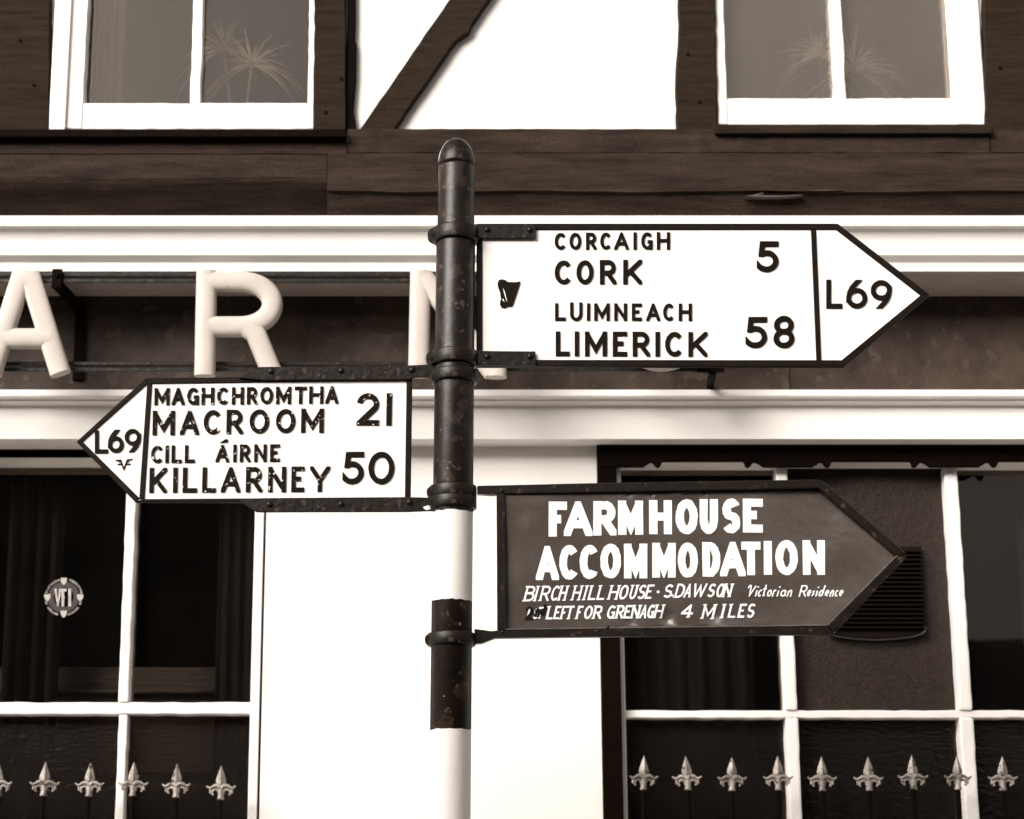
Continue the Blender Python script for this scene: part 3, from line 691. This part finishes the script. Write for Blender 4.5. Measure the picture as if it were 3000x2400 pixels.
# ------------------------------------------------------------------ the signpost
YP = -1.60
zt_, zb_ = Z(430, YP), Z(2300, YP); xt_, xb_ = X(1337.5,480,YP), X(1318.5,2300,YP)
zx = Z(480, YP); leanx = (xt_-xb_)/(zx-zb_)
def pole_x(z): return xb_ + leanx*(z-zb_)
rp = M(1400, YP-0.02)*59.0
px0_ = pole_x(0)
post = thing('sign_post', (px0_, YP, 0), 'tall round signpost painted in black and white bands with a domed top', 'signpost')
m_band = mat('banded_post_paint', (0.0062,0.0030,0.0013), 0.36, 0.7, 16, 0.45, 26, bdist=0.004, spec=0.3, chips=[((0.024,0.0150,0.0090), 20, 0.56), ((0.055,0.038,0.026), 48, 0.64), ((0.30,0.26,0.23), 95, 0.725)])
def band_material(m, edges):                     # edges: z of paint changes from the top down, starting black
    t = m.node_tree; N = t.nodes; L = t.links; p = N['Principled BSDF']
    old = p.inputs['Base Color'].links[0].from_socket
    geo = N.new('ShaderNodeNewGeometry'); sp = N.new('ShaderNodeSeparateXYZ'); L.new(geo.outputs['Position'], sp.inputs[0])
    nz = N.new('ShaderNodeTexNoise'); nz.inputs['Scale'].default_value = 45; nz.inputs['Detail'].default_value = 5; L.new(geo.outputs['Position'], nz.inputs['Vector'])
    ad = N.new('ShaderNodeMath'); ad.operation = 'MULTIPLY_ADD'; ad.inputs[1].default_value = 0.012; L.new(nz.outputs['Fac'], ad.inputs[0]); L.new(sp.outputs['Z'], ad.inputs[2])
    tot = None
    for i, e in enumerate(edges):
        gt = N.new('ShaderNodeMath'); gt.operation = 'LESS_THAN'; gt.inputs[1].default_value = e + 0.006; L.new(ad.outputs[0], gt.inputs[0])
        if tot is None: tot = gt.outputs[0]
        else:
            op = N.new('ShaderNodeMath'); op.operation = 'SUBTRACT' if i % 2 else 'ADD'; L.new(tot, op.inputs[0]); L.new(gt.outputs[0], op.inputs[1]); tot = op.outputs[0]
    wn = N.new('ShaderNodeRGB'); wn.outputs[0].default_value = WHITE + (1,)
    mx = N.new('ShaderNodeMix'); mx.data_type = 'RGBA'; L.new(tot, mx.inputs[0]); L.new(old, mx.inputs[6]); L.new(wn.outputs[0], mx.inputs[7])
    L.new(mx.outputs[2], p.inputs['Base Color'])
yq = YP - rp
zz = [Z(1492,yq), Z(1754,yq), Z(2134,yq)]
zz += [zz[2]-(zz[1]-zz[2])*1.0, zz[2]-(zz[1]-zz[2])*2.0, zz[2]-(zz[1]-zz[2])*3.0]
band_material(m_band, zz)
zn = Z(655, yq)
prof = [(rp,0),(rp,zn-0.004),(rp*0.985,zn),(rp*0.95,zn+0.006)]
z_d = Z(462, YP)
prof += [(rp*0.948, z_d-0.03), (rp*0.93, z_d-0.026)]
MB().lathe(prof, px0_, YP, 56, (leanx,0), 0).build('shaft', m_band, post)
dome = [(rp*0.945, z_d-0.026), (rp*0.95, z_d-0.016)] + [(rp*0.945*math.cos(R(a)), z_d-0.016 + (Z(398,YP-0.02)-z_d+0.016)*math.sin(R(a))) for a in range(6, 90, 7)]
MB().lathe(dome, pole_x(z_d)-leanx*0.0, YP, 48, (0,0), 0).build('cap', m_iron, post)

pv = []; pf = []                                 # scraped white crescent on the left of the cap
for i in range(9):
    for k, az in enumerate((R(176), R(196 + 8*math.sin(i/8*math.pi)))):
        el = R(4+i*7.5); rr = rp*0.945*math.cos(el) + 0.0007
        pv.append((pole_x(z_d) + rr*math.cos(az), YP + rr*math.sin(az), z_d-0.016 + (Z(398,YP-0.02)-z_d+0.016)*math.sin(el) + 0.0004))
for i in range(8): pf.append((2*i,2*i+1,2*i+3,2*i+2))
pc_ = MB().add(pv, pf, True).build('paint_scrape', m_white_old, post)
sm = pc_.modifiers.new('thickness', 'SOLIDIFY'); sm.thickness = 0.0008; sm.offset = 0
def clamp(root, pyc, hpx, right=True, lug=True, left_lug_px=24):
    yq_ = YP - rp; z1 = Z(pyc-hpx/2, yq_); z0 = Z(pyc+hpx/2, yq_); xc = pole_x((z0+z1)/2)
    b = MB(); b.lathe([(rp+0.0006,z0),(rp+0.0075,z0+0.001),(rp+0.0085,z0+0.004),(rp+0.0085,z1-0.004),(rp+0.0075,z1-0.001),(rp+0.0006,z1)], xc, YP, 48, closed=True)
    sgn = -1 if right else 1
    if lug:
        L_ = M(pyc,YP)*left_lug_px
        xa = xc + sgn*(rp+0.002); xe = xc + sgn*(rp+L_)
        for yy in (-0.012, 0.005):
            b.box(xa, xe-sgn*(z1-z0)*0.3, YP+yy, YP+yy+0.007, z0+0.001, z1-0.001)
            b.cyl_y(xe-sgn*(z1-z0)*0.42, (z0+z1)/2, (z1-z0)*0.46, YP+yy-0.0004, YP+yy+0.0074, 20)
    c = b.build('clamp', m_iron, root, bevel=0.0)
    if lug:
        bx = xe-sgn*(z1-z0)*0.42
        q = MB().cyl_y(bx, (z0+z1)/2, 0.0085, YP-0.021, YP-0.0125, 6); q.cyl_y(bx, (z0+z1)/2, 0.0045, YP-0.026, YP+0.022, 12)
        q.build('bolt', m_iron, c, bevel=0.001, seg=1)
    return c, xc, z0, z1
def heads(root, pts, y, r=0.008):
    for px, py in pts:
        p = W(px, py, y); b = MB()
        n = 16; vs = []
        b.lathe([(r,0),(r*0.95,r*0.25),(r*0.7,r*0.5),(r*0.3,r*0.62)], 0, 0, 14)
        b.v = [Vector((p.x+q.x, y - q.z, p.z+q.y)) for q in b.v]
        b.build('rivet', m_iron, root)

# ---- upper sign: Cork / Limerick
YS = YP + 0.004; yb_ = YS - 0.002
s1 = thing('direction_sign', W(2060,1072,YS), 'white arrow-shaped road sign pointing right to Cork and Limerick', 'road sign')
outl = [(1396,655),(2455,655.5),(2724,863),(2474,1072.5),(1396,1072.5)]
MB().poly([(1397,656),(2455,656.5),(2723,863),(2474,1072),(1397,1072)], yb_, YS+0.010).build('panel', m_panel_white, s1)
MB().poly([(1398,657),(2455,657),(2722,863),(2473,1071),(1398,1071)], YS+0.0104, YS+0.0125).build('back_plate', m_iron_flat, s1)
def border(root, quads, y, d, name='border', m=m_iron_flat, back=0.012, bev=0.0012):
    b = MB()
    for k, q in enumerate(quads): b.poly(q, y-d-0.00008*k, y+back)
    return b.build(name, m, root, bevel=bev, seg=1)
border(s1, [[(1396,655),(2455,655),(2449,672),(1413,672.5)], [(2455,655),(2724,863),(2697,865),(2449,672)],
            [(2724,863),(2474,1073),(2466,1055),(2697,865)], [(2474,1073),(1396,1073),(1413,1054),(2466,1055)], [(1396,655),(1413,672.5),(1413,1054),(1396,1073)]], yb_, 0.004, back=0.014)
border(s1, [[(2376,672),(2391,672),(2406.5,1055),(2392,1055)]], yb_, 0.0036, 'divider', back=0.001)
A0 = (1400,640)
text(s1, m_letter, yb_, A0, 2.9986, [('C',675,772),('O',805,908),('R',950,1042),('C',1075,1168),('A',1198,1325),('I',1367,1395),('G',1435,1535),('H',1572,1688)], (127,120), (273,272), 28, seed=1)
text(s1, m_letter, yb_, A0, 2.9986, [('C',675,820),('O',866,1016),('R',1072,1217),('K',1277,1442)], (370,362), (578,577), 39, seed=2)
text(s1, m_letter, yb_, A0, 2.9986, [('L',678,772),('U',810,918,738,900),('I',957,986),('M',1022,1158),('N',1198,1310),('E',1353,1440),('A',1480,1600),('C',1628,1722),('H',1765,1880)], (745,748), (897,899), 28, seed=3)
text(s1, m_letter, yb_, A0, 2.9986, [('L',684,806),('I',851,889),('M',940,1134),('E',1185,1310),('R',1360,1512),('I',1560,1600),('C',1645,1796),('K',1850,2016)], (992,998), (1208,1213), 39, seed=4)
B0 = (2050,620)
text(s1, m_letter, yb_, B0, 2.9986, [('5',502,692)], (260,260), (530,530), 48, seed=5, name='numeral')
for k_, c_ in enumerate((('5',403,592,925,1197),('8',648,832,915,1198))): text(s1, m_letter, yb_, B0, 2.9986, [c_], (925,915), (1197,1198), 47, seed=6+k_, name='numeral')
text(s1, m_letter, yb_, B0, 2.9986, [('L',1112,1252),('6',1288,1472),('9',1503,1687)], (597,602), (850,849), 42, seed=7, name='route_number')
hb = MB()
hp = lambda L_: [(A0[0]+x/2.9986, A0[1]+y/2.9986) for x, y in L_]
for k, q in enumerate(([(186,540),(215,535),(245,543),(262,558),(300,560),(240,662),(222,612),(196,652),(180,610),(172,575),(178,555)],
          [(262,558),(335,560),(372,553),(368,578),(345,650),(318,730),(302,772),(262,772),(256,735),(238,660)],
          [(196,652),(222,612),(232,640),(240,668),(206,700),(200,690)],
          [(206,700),(232,672),(246,705),(258,738),(262,772),(236,788),(212,784),(196,765),(194,735)])):
    hb.poly(hp(q), yb_-0.003-0.00007*k, yb_)
hb.build('harp_emblem', m_letter, s1)
MB().poly(hp([(212,712),(222,706),(236,735),(226,728)]), yb_-0.0036, yb_-0.0033).build('harp_gap', m_panel_white, s1)
MB().poly(hp([(221,610),(231,632),(243,668),(250,700),(259,736),(247,712),(238,682),(228,650)]), yb_-0.0036, yb_-0.0033).build('harp_gap', m_panel_white, s1)
for pyc, sy0, sy1 in ((672,657,698), (1036,1027,1070)):
    c, xc, z0, z1 = clamp(s1, pyc, 42)
    ya = yb_ - 0.0105
    MB().poly([(1372,sy0-2),(1420,sy0+1),(1569,sy0+2),(1570,sy1),(1420,sy1),(1372,sy1+3)], ya, yb_-0.0043).build('strap', m_iron, s1, bevel=0.0015, seg=1)
    heads(s1, ((1428,(sy0+sy1)/2-4),(1553,(sy0+sy1)/2-4)), ya)

# ---- left sign: Macroom / Killarney
s2 = thing('direction_sign', W(760,1465,YS), 'white arrow-shaped road sign pointing left to Macroom and Killarney, lettering chipped', 'road sign')
C0 = (200,1000); q_ = lambda L_: [(C0[0]+x/2.9986, C0[1]+y/2.9986) for x, y in L_]
MB().poly([(227,1293.5),(428.5,1110),(1207,1100),(1203,1462),(398,1467)], yb_, YS+0.010).build('panel', m_panel_white, s2)
MB().poly([(229,1293.5),(429,1111),(1206,1101),(1202,1461),(399,1466)], YS+0.0104, YS+0.0125).build('back_plate', m_iron_flat, s2)
border(s2, [[(224,1294),(427,1108),(431,1124),(241,1294)], [(427,1108),(1208,1098),(1192,1114),(431,1124)],
            [(1208,1098),(1203,1471),(1186,1457),(1191,1114)], [(1203,1471),(396,1470),(422,1462),(1186,1457)], [(396,1470),(224,1294),(241,1293),(408,1459)]], yb_, 0.004, back=0.014)
border(s2, [[(431,1122),(445,1122),(422.5,1463),(407.5,1461)]], yb_, 0.0037, 'divider', back=0.001)
text(s2, m_letter_worn, yb_, C0, 2.9986, [('M',755,888),('A',908,1020),('G',1042,1145),('H',1168,1280),('C',1305,1405),('H',1435,1540),('R',1567,1660),('O',1685,1797),('M',1822,1955),('T',1988,2090),('H',2114,2239),('A',2257,2370)], (412,394), (560,545), 29, seed=11, shear=0.02)
text(s2, m_letter_worn, yb_, C0, 2.9986, [('M',738,933),('A',980,1145),('C',1187,1337),('R',1388,1532),('O',1590,1762),('O',1822,1992),('M',2043,2241)], (612,590), (825,800), 38, seed=12, shear=0.02)
text(s2, m_letter_worn, yb_, C0, 2.9986, [('C',725,828),('I',848,883),('L',905,993),('L',1022,1108)], (918,912), (1070,1065), 28, seed=13, shear=0.02)
text(s2, m_letter_worn, yb_, C0, 2.9986, [('A',1293,1410),('I',1447,1475),('R',1505,1598),('N',1632,1740),('E',1771,1855)], (909,904), (1061,1056), 28, seed=18, shear=0.02)
MB().poly(q_([(1333,890),(1380,860),(1402,862),(1400,886)]), yb_-0.003, yb_).build('accent', m_letter_worn, s2)
text(s2, m_letter_worn, yb_, C0, 2.9986, [('K',710,862),('I',917,957),('L',1003,1128),('L',1175,1293),('A',1340,1508),('R',1558,1702),('N',1753,1910),('E',1957,2070),('Y',2120,2295)], (1112,1098), (1330,1320), 38, seed=14, shear=0.02)
D0 = (650,1000)
for k_, c_ in enumerate((('2',1182,1380,456,738),('1',1442,1490,456,738),('5',1058,1243,970,1254),('0',1284,1512,970,1255))): text(s2, m_letter_worn if k_ < 2 else m_letter, yb_, D0, 2.9986, [c_], (0,0), (0,0), 47, seed=15+k_, shear=0.02, name='numeral')
text(s2, m_letter, yb_, C0, 2.9986, [('L',232,348),('6',348,486),('9',495,637)], (785,766), (986,970), 35, seed=17, name='route_number')
em = MB(); rnd = random.Random(3)
for k, st_ in enumerate(([(416,1047),(458,1044),(487,1122),(520,1042),(562,1037)], [(434,1082),(472,1078)], [(502,1079),(546,1080)], [(468,1060),(440,1058)], [(508,1058),(536,1056)])):
    for q in ribbon([(x, -y) for x, y in st_], 11 if k < 3 else 6):
        em.prism([(W(C0[0]+u/2.9986, C0[1]-v_/2.9986, yb_-0.002).x, W(C0[0]+u/2.9986, C0[1]-v_/2.9986, yb_-0.002).z) for u, v_ in q], yb_-0.002-0.00007*k, yb_)
em.build('maker_mark', m_letter, s2)
c, xc, z0, z1 = clamp(s2, 1090, 36, right=False, lug=False)
ya = yb_ - 0.0105
MB().poly([(1300,1066),(1197,1070),(758,1075),(702,1103),(702,1108),(770,1114),(1197,1112),(1220,1106),(1300,1107)], ya, yb_-0.0045).build('strap', m_iron, s2, bevel=0.0015, seg=1)
heads(s2, ((794,1088),(1000,1086),(1207,1084)), ya)
c, xc, z0, z1 = clamp(s2, 1462, 36, right=False, lug=False)
MB().poly([(1300,1459),(1197,1456),(770,1459),(702,1464),(704,1470),(752,1501),(1197,1500),(1240,1498),(1300,1497)], ya, yb_-0.0045).build('strap', m_iron, s2, bevel=0.0015, seg=1)
heads(s2, ((790,1478),(1000,1477),(1200,1472)), ya)

MB().poly([(1239,1486),(1252,1481),(1262,1483),(1274,1480),(1288,1482),(1296,1487),(1286,1489),(1276,1493),(1262,1491),(1250,1495),(1243,1491)], ya-0.0008, ya+0.0002).build('paint_smear', m_white_old, s2)

# ---- lower sign: farmhouse accommodation
s3 = thing('advertising_sign', W(1960,1866,YS), 'brown metal arrow sign for farmhouse accommodation pointing right, white hand lettering', 'sign')
E0 = (1430,1380); F0 = (2030,1380)
yp_ = YS - 0.001
po = [(1474,1440),(2398,1424),(2632,1626),(2428,1840),(1474,1850)]
_c0, _c1 = W(1474,1640,yp_), W(2632,1640,yp_)
DENTS = [(1905,1449,10,0.004),(1985,1450,9,-0.003),(1840,1449,9,0.003),(2060,1446,10,0.003),(1950,1812,22,0.007),(2085,1806,24,0.006),(1845,1822,14,0.003),(1520,1500,40,0.002),(2270,1540,70,0.0025),(2480,1560,70,-0.0025),(2330,1780,80,0.003),(2500,1690,60,0.002)]
DW = [(W(a,b,yp_), r*M(1640,yp_), d) for a, b, r, d in DENTS]
def warp3(x, z):                                 # gentle twist, ripples and knocks of the thin sheet
    u = (x-_c0.x)/(_c1.x-_c0.x); zz_ = z-_c0.z
    e = min(1, max(0, (0.165-abs(zz_-0.0))/0.03))
    h = 0.055*zz_*(u*1.6-0.45) + e*(0.0012*math.sin(x*23+zz_*9) + 0.0009*math.sin(x*11-zz_*31+1))
    for p, r, d in DW: h += d*math.exp(-((x-p.x)**2+(z-p.z)**2)/(r*r))
    return max(-0.007, min(0.007, h))
def inside_rows(pix, nx, nz):                    # grid rows across the arrow outline
    P = [(W(a,b,yp_).x, W(a,b,yp_).z) for a, b in pix]; zlo, zhi = min(p[1] for p in P), max(p[1] for p in P); rows = []
    for r in range(nz+1):
        z = zlo+(zhi-zlo)*(0.0005+0.999*r/nz); xs_ = []
        for i in range(len(P)):
            a, b = P[i], P[(i+1) % len(P)]
            if (a[1]-z)*(b[1]-z) < 0: xs_.append(a[0]+(b[0]-a[0])*(z-a[1])/(b[1]-a[1]))
        rows.append((min(xs_), max(xs_), z))
    return rows
NX, NZ = 150, 56; vs = []; fs = []
for x0, x1, z in inside_rows(po, NX, NZ):
    vs += [(x0+(x1-x0)*k/NX, yp_+warp3(x0+(x1-x0)*k/NX, z), z) for k in range(NX+1)]
for r in range(NZ): fs += [(r*(NX+1)+k, r*(NX+1)+k+1, (r+1)*(NX+1)+k+1, (r+1)*(NX+1)+k) for k in range(NX)]
pan = MB().add(vs, fs, True).build('panel', m_brown_panel, s3)
sm = pan.modifiers.new('thickness', 'SOLIDIFY'); sm.thickness = 0.002; sm.offset = -1
border(s3, [[(1398,1423),(1700,1416),(1960,1411),(2396,1404.5),(2409,1408),(2397,1430),(1960,1438),(1700,1443),(1478,1447),(1440,1449),(1398,1446)],
            [(2409,1407),(2657,1622),(2625,1629),(2396,1429)], [(2657,1622),(2656,1634),(2444,1857),(2424,1832),(2625,1628)],
            [(2444,1858),(2030,1861),(1450,1869),(1412,1884),(1390,1886),(1390,1842),(1440,1849),(1478,1844),(2030,1837),(2424,1831)],
            [(1455,1446),(1480,1446),(1483,1845),(1457,1847)]], yp_, 0.011, 'frame', m_iron, 0.012, 0.002)
border(s3, [[(1482,1842),(2424,1830),(2424,1833),(1482,1845)], [(2424,1830),(2626,1627),(2629,1629),(2426,1833)]], yp_, 0.0125, 'edge_lip', m_lip, 0.0, 0)  # turned edge of the sheet, its highlight carried by a lighter colour
white = lambda *a, **k: text(s3, m_white_sign, yp_, *a, depth=0.0012, warp=warp3, **k)
fx = 1799
white(E0, 2.9986, [('F',532,692,270,576),('A',666,917,268,571),('R',925,1127,265,566),('M',1142,1362,260,561),('H',1415,1615,255,556),('O',1648,1843,246,554),('U',1860,2020,245,551),('S',258+fx,418+fx,240,547),('E',440+fx,616+fx,240,540)], (0,0), (0,0), 72, seed=21, jit=0.05)
white(E0, 2.9986, [('A',420,622,660,959),('C',625,790,652,955),('C',805,965,650,949),('O',985,1168,640,943),('M',1193,1398,640,943),('M',1442,1648,632,937),('O',1666,1845,627,936),('D',1882,2042,622,930),('A',241+fx,462+fx,622,925),('T',427+fx,594+fx,620,916),('I',620+fx,696+fx,613,913),('O',725+fx,922+fx,604,916),('N',966+fx,1160+fx,606,913)], (0,0), (0,0), 68, seed=22, jit=0.05)
G0 = (1500,1690); h_ = 2000
white(G0, 4.0, [('B',128,245),('I',243,283),('R',315,425),('C',440,530),('H',532,622),('H',690,790),('I',815,860),('L',882,972),('L',985,1075),('H',1118,1228),('O',1240,1340),('U',1362,1442),('S',1460,1545),('E',1548,1628)], (108,91), (288,258), 23, shear=0.27, seed=23, jit=0.14, serif=True)
white(G0, 4.0, [('S',1765,1862,90,248),('D',1898,2002,82,248),('A',2003,2085,82,244),('W',2098,2250,80,242),('S',2278,2360,80,240),('O',2378,2466,80,240),('N',2458,2555,80,240)], (90,80), (256,240), 23, shear=0.27, seed=29, jit=0.14, serif=True)
for k, (x, y, r) in enumerate(((1712,178,17),(1880,222,14))):
    p = W(G0[0]+x/4, G0[1]+y/4, yp_-0.0008); hh = warp3(p.x, p.z); db = MB().cyl_y(p.x, p.z, r/4*M(1735,yp_), yp_+hh-0.0012, yp_+hh+0.001, 14)
    db.build('dot', m_white_sign, s3)
white(G0, 4.0, [(c, x0+h_, x1+h_) for c, x0, x1 in (('v_',735,835),('i_',838,868),('c_',868,918),('t_',918,968),('o_',976,1032),('r_',1040,1085),('i_',1092,1122),('a_',1132,1204),('n_',1212,1278),('R',1355,1440),('e_',1444,1494),('s_',1496,1540),('i_',1546,1576),('d_',1582,1642),('e_',1652,1706),('n_',1712,1768),('c_',1770,1816),('e_',1818,1872))], (95,102), (236,234), 16, shear=0.28, seed=24, jit=0.10)
white(G0, 4.0, [('L',392,470),('E',478,548),('F',560,622),('T',620,700),('F',742,806),('O',832,926),('R',940,1040),('G',1100,1192),('R',1206,1296),('E',1300,1376),('N',1384,1482),('A',1486,1568),('G',1572,1650),('H',1654,1756)], (342,326), (498,484), 23, shear=0.24, seed=25, jit=0.14, serif=True)
white(G0, 4.0, [('4',1968,2105,328,482),('M',212+h_,360+h_,322,494),('I',432+h_,474+h_,320,486),('L',522+h_,610+h_,320,484),('E',636+h_,716+h_,318,482),('S',738+h_,825+h_,316,482)], (0,0), (0,0), 25, shear=0.24, seed=26, jit=0.14, serif=True)
white(G0, 4.0, [('1',160,195,372,492),('S',240,300,366,492),('T',285,350,352,490)], (0,0), (0,0), 20, shear=0.24, seed=27, jit=0.12)
text(s3, m_marker, yp_, G0, 4.0, [('2',152,240,345,500),('n_',262,330,300,468),('d_',322,392,318,455)], (0,0), (0,0), 27, depth=0.0022, warp=warp3, shear=0.08, seed=28, jit=0.08, name='overpainted_lettering', label='2nd painted over in black')
for pyc in (1431, 1866):
    clamp(s3, pyc, 38, right=True, lug=True, left_lug_px=17)
heads(s3, ((1470,1438),(1472,1852),(1780,1838)), yp_-0.011, 0.005)

# ------------------------------------------------------------------ sticker on the shop window
ysx = yg - 0.0005; scx, scy = 186.5, 1750.0
sk = thing('window_sticker', W(scx, scy+57, ysx), 'round trade association sticker with white monogram on the left shop window', 'sticker')
pxm = M(1750, ysx); pc = W(scx, scy, ysx)
def ringm(r0, r1, y, n=48):
    vs = []; fs = []
    for k in range(n):
        a = 2*math.pi*k/n
        for r in (r0, r1):
            vs += [(pc.x+r*pxm*math.cos(a), y, pc.z+r*pxm*math.sin(a)), (pc.x+r*pxm*math.cos(a), ysx, pc.z+r*pxm*math.sin(a))]
    for k in range(n):
        a, b = k*4, ((k+1) % n)*4; fs += [(a, b, b+2, a+2), (a+1, a+3, b+3, b+1), (a, a+1, b+1, b), (a+2, b+2, b+3, a+3)]
    return MB().add(vs, fs)
ringm(29, 46, ysx-0.0004).build('film_ring', m_sticker, sk)
text(sk, m_decal, ysx, (0,1250), 2.156, [('V',343,388),('F',388,420),('I',424,456)], (1024,1024), (1136,1136), 17, depth=0.0007, seed=31, name='monogram')
for a in (90, 180, 270, 0):
    cx_, cy_ = scx + 48*math.cos(R(a)), scy - 48*math.sin(R(a))
    MB().poly([(cx_-9,cy_-9),(cx_+9,cy_-9),(cx_+9,cy_),(cx_+5,cy_+8),(cx_,cy_+12),(cx_-5,cy_+8),(cx_-9,cy_)], ysx-0.0008, ysx).build('shield', m_decal, sk)
def ring_text(words, a0, a1, r, s, flip):
    b = MB(); rnd = random.Random(5); n = len(words)
    for i, ch in enumerate(words):
        if ch == ' ': continue
        a = R(a0 + (a1-a0)*(i+0.5)/n)
        for qs in glyph(ch, -2.2, 2.2, -3.2, 3.2, s, rnd, 0.02):
            for q in qs:
                pts = []
                for u, v_ in q:
                    if flip: u, v_ = -u, -v_
                    rr = r + v_; ang = a - u/r
                    pts.append((pc.x + rr*pxm*math.cos(ang), pc.z + rr*pxm*math.sin(ang)))
                b.prism(pts, ysx-0.0006, ysx)
    b.build('ring_lettering', m_decal, sk)
ring_text('VINTNERS', 168, 105, 53, 1.5, False); ring_text('FEDERATION', 75, 12, 53, 1.5, False)
ring_text('OF IRELAND', 192, 255, 53, 1.5, True); ring_text('MEMBER OF', 285, 348, 53, 1.5, True)

# ------------------------------------------------------------------ iron railings with silver spearheads
YRL = -0.10
def half_tube(b, pts, r0, r1, y, n=8):
    m = len(pts)
    b.tube([W(px, py, y) for px, py in pts], 1.0, n, taper=lambda u: (r0+(r1-r0)*u))
def spear(parent, tx, ty, rnd):
    b = MB(); y = YRL; k = M(2250, y)
    cx = W(tx, 2280, y).x; sh = lambda py: py + ty
    # blade: diamond section leaf
    rows = [(0,0.6),(10,4.2),(22,8.5),(34,12.5),(44,15.0),(50,15.0),(57,11.0),(62,6.5)]
    vs = []; fs = []
    for d, hw in rows:
        z = Z(sh(d), y); r = hw*k
        vs += [(cx-r, y, z), (cx, y-min(r*0.55,0.007)-0.0008, z), (cx+r, y, z), (cx, y+min(r*0.55,0.007)+0.0008, z)]
    for i in range(len(rows)-1):
        fs += [(i*4+j, i*4+(j+1)%4, i*4+4+(j+1)%4, i*4+4+j) for j in range(4)]
    fs += [(3,2,1,0), tuple(range((len(rows)-1)*4, len(rows)*4))]
    b.add(vs, fs)
    x_ = lambda dx: tx + dx
    for s_ in (-1, 1):                          # wings that sweep out and turn up at the tips, and the curls beneath
        half_tube(b, [(x_(s_*1), sh(66)), (x_(s_*9), sh(59)), (x_(s_*19), sh(59)), (x_(s_*28), sh(65)), (x_(s_*36), sh(66)), (x_(s_*43), sh(60))], 6.8*k, 2.6*k, y-0.003)
        half_tube(b, [(x_(s_*6), sh(84)), (x_(s_*8), sh(74)), (x_(s_*15), sh(69)), (x_(s_*24), sh(73)), (x_(s_*27), sh(82)), (x_(s_*23), sh(87))], 4.0*k, 3.2*k, y)
        p = W(x_(s_*31), sh(76), y); b.tube([p+Vector((0,0,0.006)), p-Vector((0,0,0.006))], 0.0045, 8)
    z0, z1 = Z(sh(101), y), Z(sh(60), y)
    b.lathe([(9.0*k,z0),(10.4*k,z0+0.002),(10.4*k,z0+0.006),(8.8*k,z0+0.009),(8.2*k,z1)], cx, y, 14)
    tl = rnd.uniform(-0.05, 0.05); zc = z0; tw = rnd.uniform(-0.25, 0.25); ct, st_ = math.cos(tw), math.sin(tw)
    b.v = [Vector((cx + (p.x-cx)*ct - (p.y-y)*st_ + (p.z-zc)*tl, y + (p.x-cx)*st_ + (p.y-y)*ct, p.z)) for p in b.v]
    return b.build('spearhead', m_silver, parent)
def railing(tips, label):
    rnd = random.Random(2)
    xs_ = [W(t[0], 2280, YRL).x for t in tips]
    t = thing('iron_railing', ((xs_[0]+xs_[-1])/2, YRL, 1.2), label, 'railing', 'railings in front of the shop windows')
    for (tx, ty), x in zip(tips, xs_):
        br = MB().lathe([(0.0078,1.24),(0.0078, Z(ty+101,YRL)+0.0005)], x, YRL, 12).build('bar', m_black, t)
        spear(br, tx, ty, rnd)
    for zc in (1.28, 1.78):
        MB().box(xs_[0]-0.07, xs_[-1]+0.07, YRL-0.018, YRL+0.018, zc-0.005, zc+0.005).build('rail', m_black, t, bevel=0.002, seg=1)
    for xx in (xs_[0]-0.05, xs_[-1]+0.05): MB().box(xx-0.015, xx+0.015, YRL-0.01, 0.001, 1.22, 1.274).build('wall_bracket', m_iron, t, bevel=0.002, seg=1)
railing([(-136,2232),(-3,2232),(129,2232),(262,2234),(390,2233),(517,2237),(648,2243)], 'black iron railing with silver fleur-de-lis heads below the round sticker')
railing([(1884,2214),(2015,2215),(2143,2217),(2279,2215),(2408,2217),(2545,2217),(2675,2213),(2805,2214),(2936,2216),(3066,2216)], 'black iron railing with silver fleur-de-lis heads below the brown arrow sign')

# ------------------------------------------------------------------ unseen houses added across the street, heights set to shape the reflections
def reflection_house(x0, x1, eave, ridge, name, label, cols):
    op = thing(name, ((x0+x1)/2, -13, -0.12), label, 'building')
    MB().box(x0, x1, -20, -13, -0.12, eave).build('wall', m_added_brick, op)
    MB().extrude_x([(-12.7,eave-.1),(-12.7,eave+.05),(-16.5,ridge),(-20.3,eave+.05),(-20.3,eave-.1)], x0-0.1, x1+0.1).build('roof', m_slate, op)
    for x in cols:
        for z in (0.9, 3.9):
            if z + 1.8 > eave: continue
            wf = MB().box(x-0.6, x+0.6, -12.99, -12.93, z, z+1.7).build('window', m_added_brick, op)
            MB().box(x-0.52, x+0.52, -12.925, -12.915, z+0.08, z+1.62).build('pane', m_vent, wf)
reflection_house(-18, 3.9, 6.6, 9.0, 'reflection_terrace', 'unseen dull brown two-storey terrace added across the street to darken the shop window reflections', (-16,-12,-8,-4,0,2.9))
reflection_house(4.4, 20, 3.6, 5.2, 'low_reflection_house', 'unseen low brown building added across the street so that sky reflects above it', (6,9,12,15))
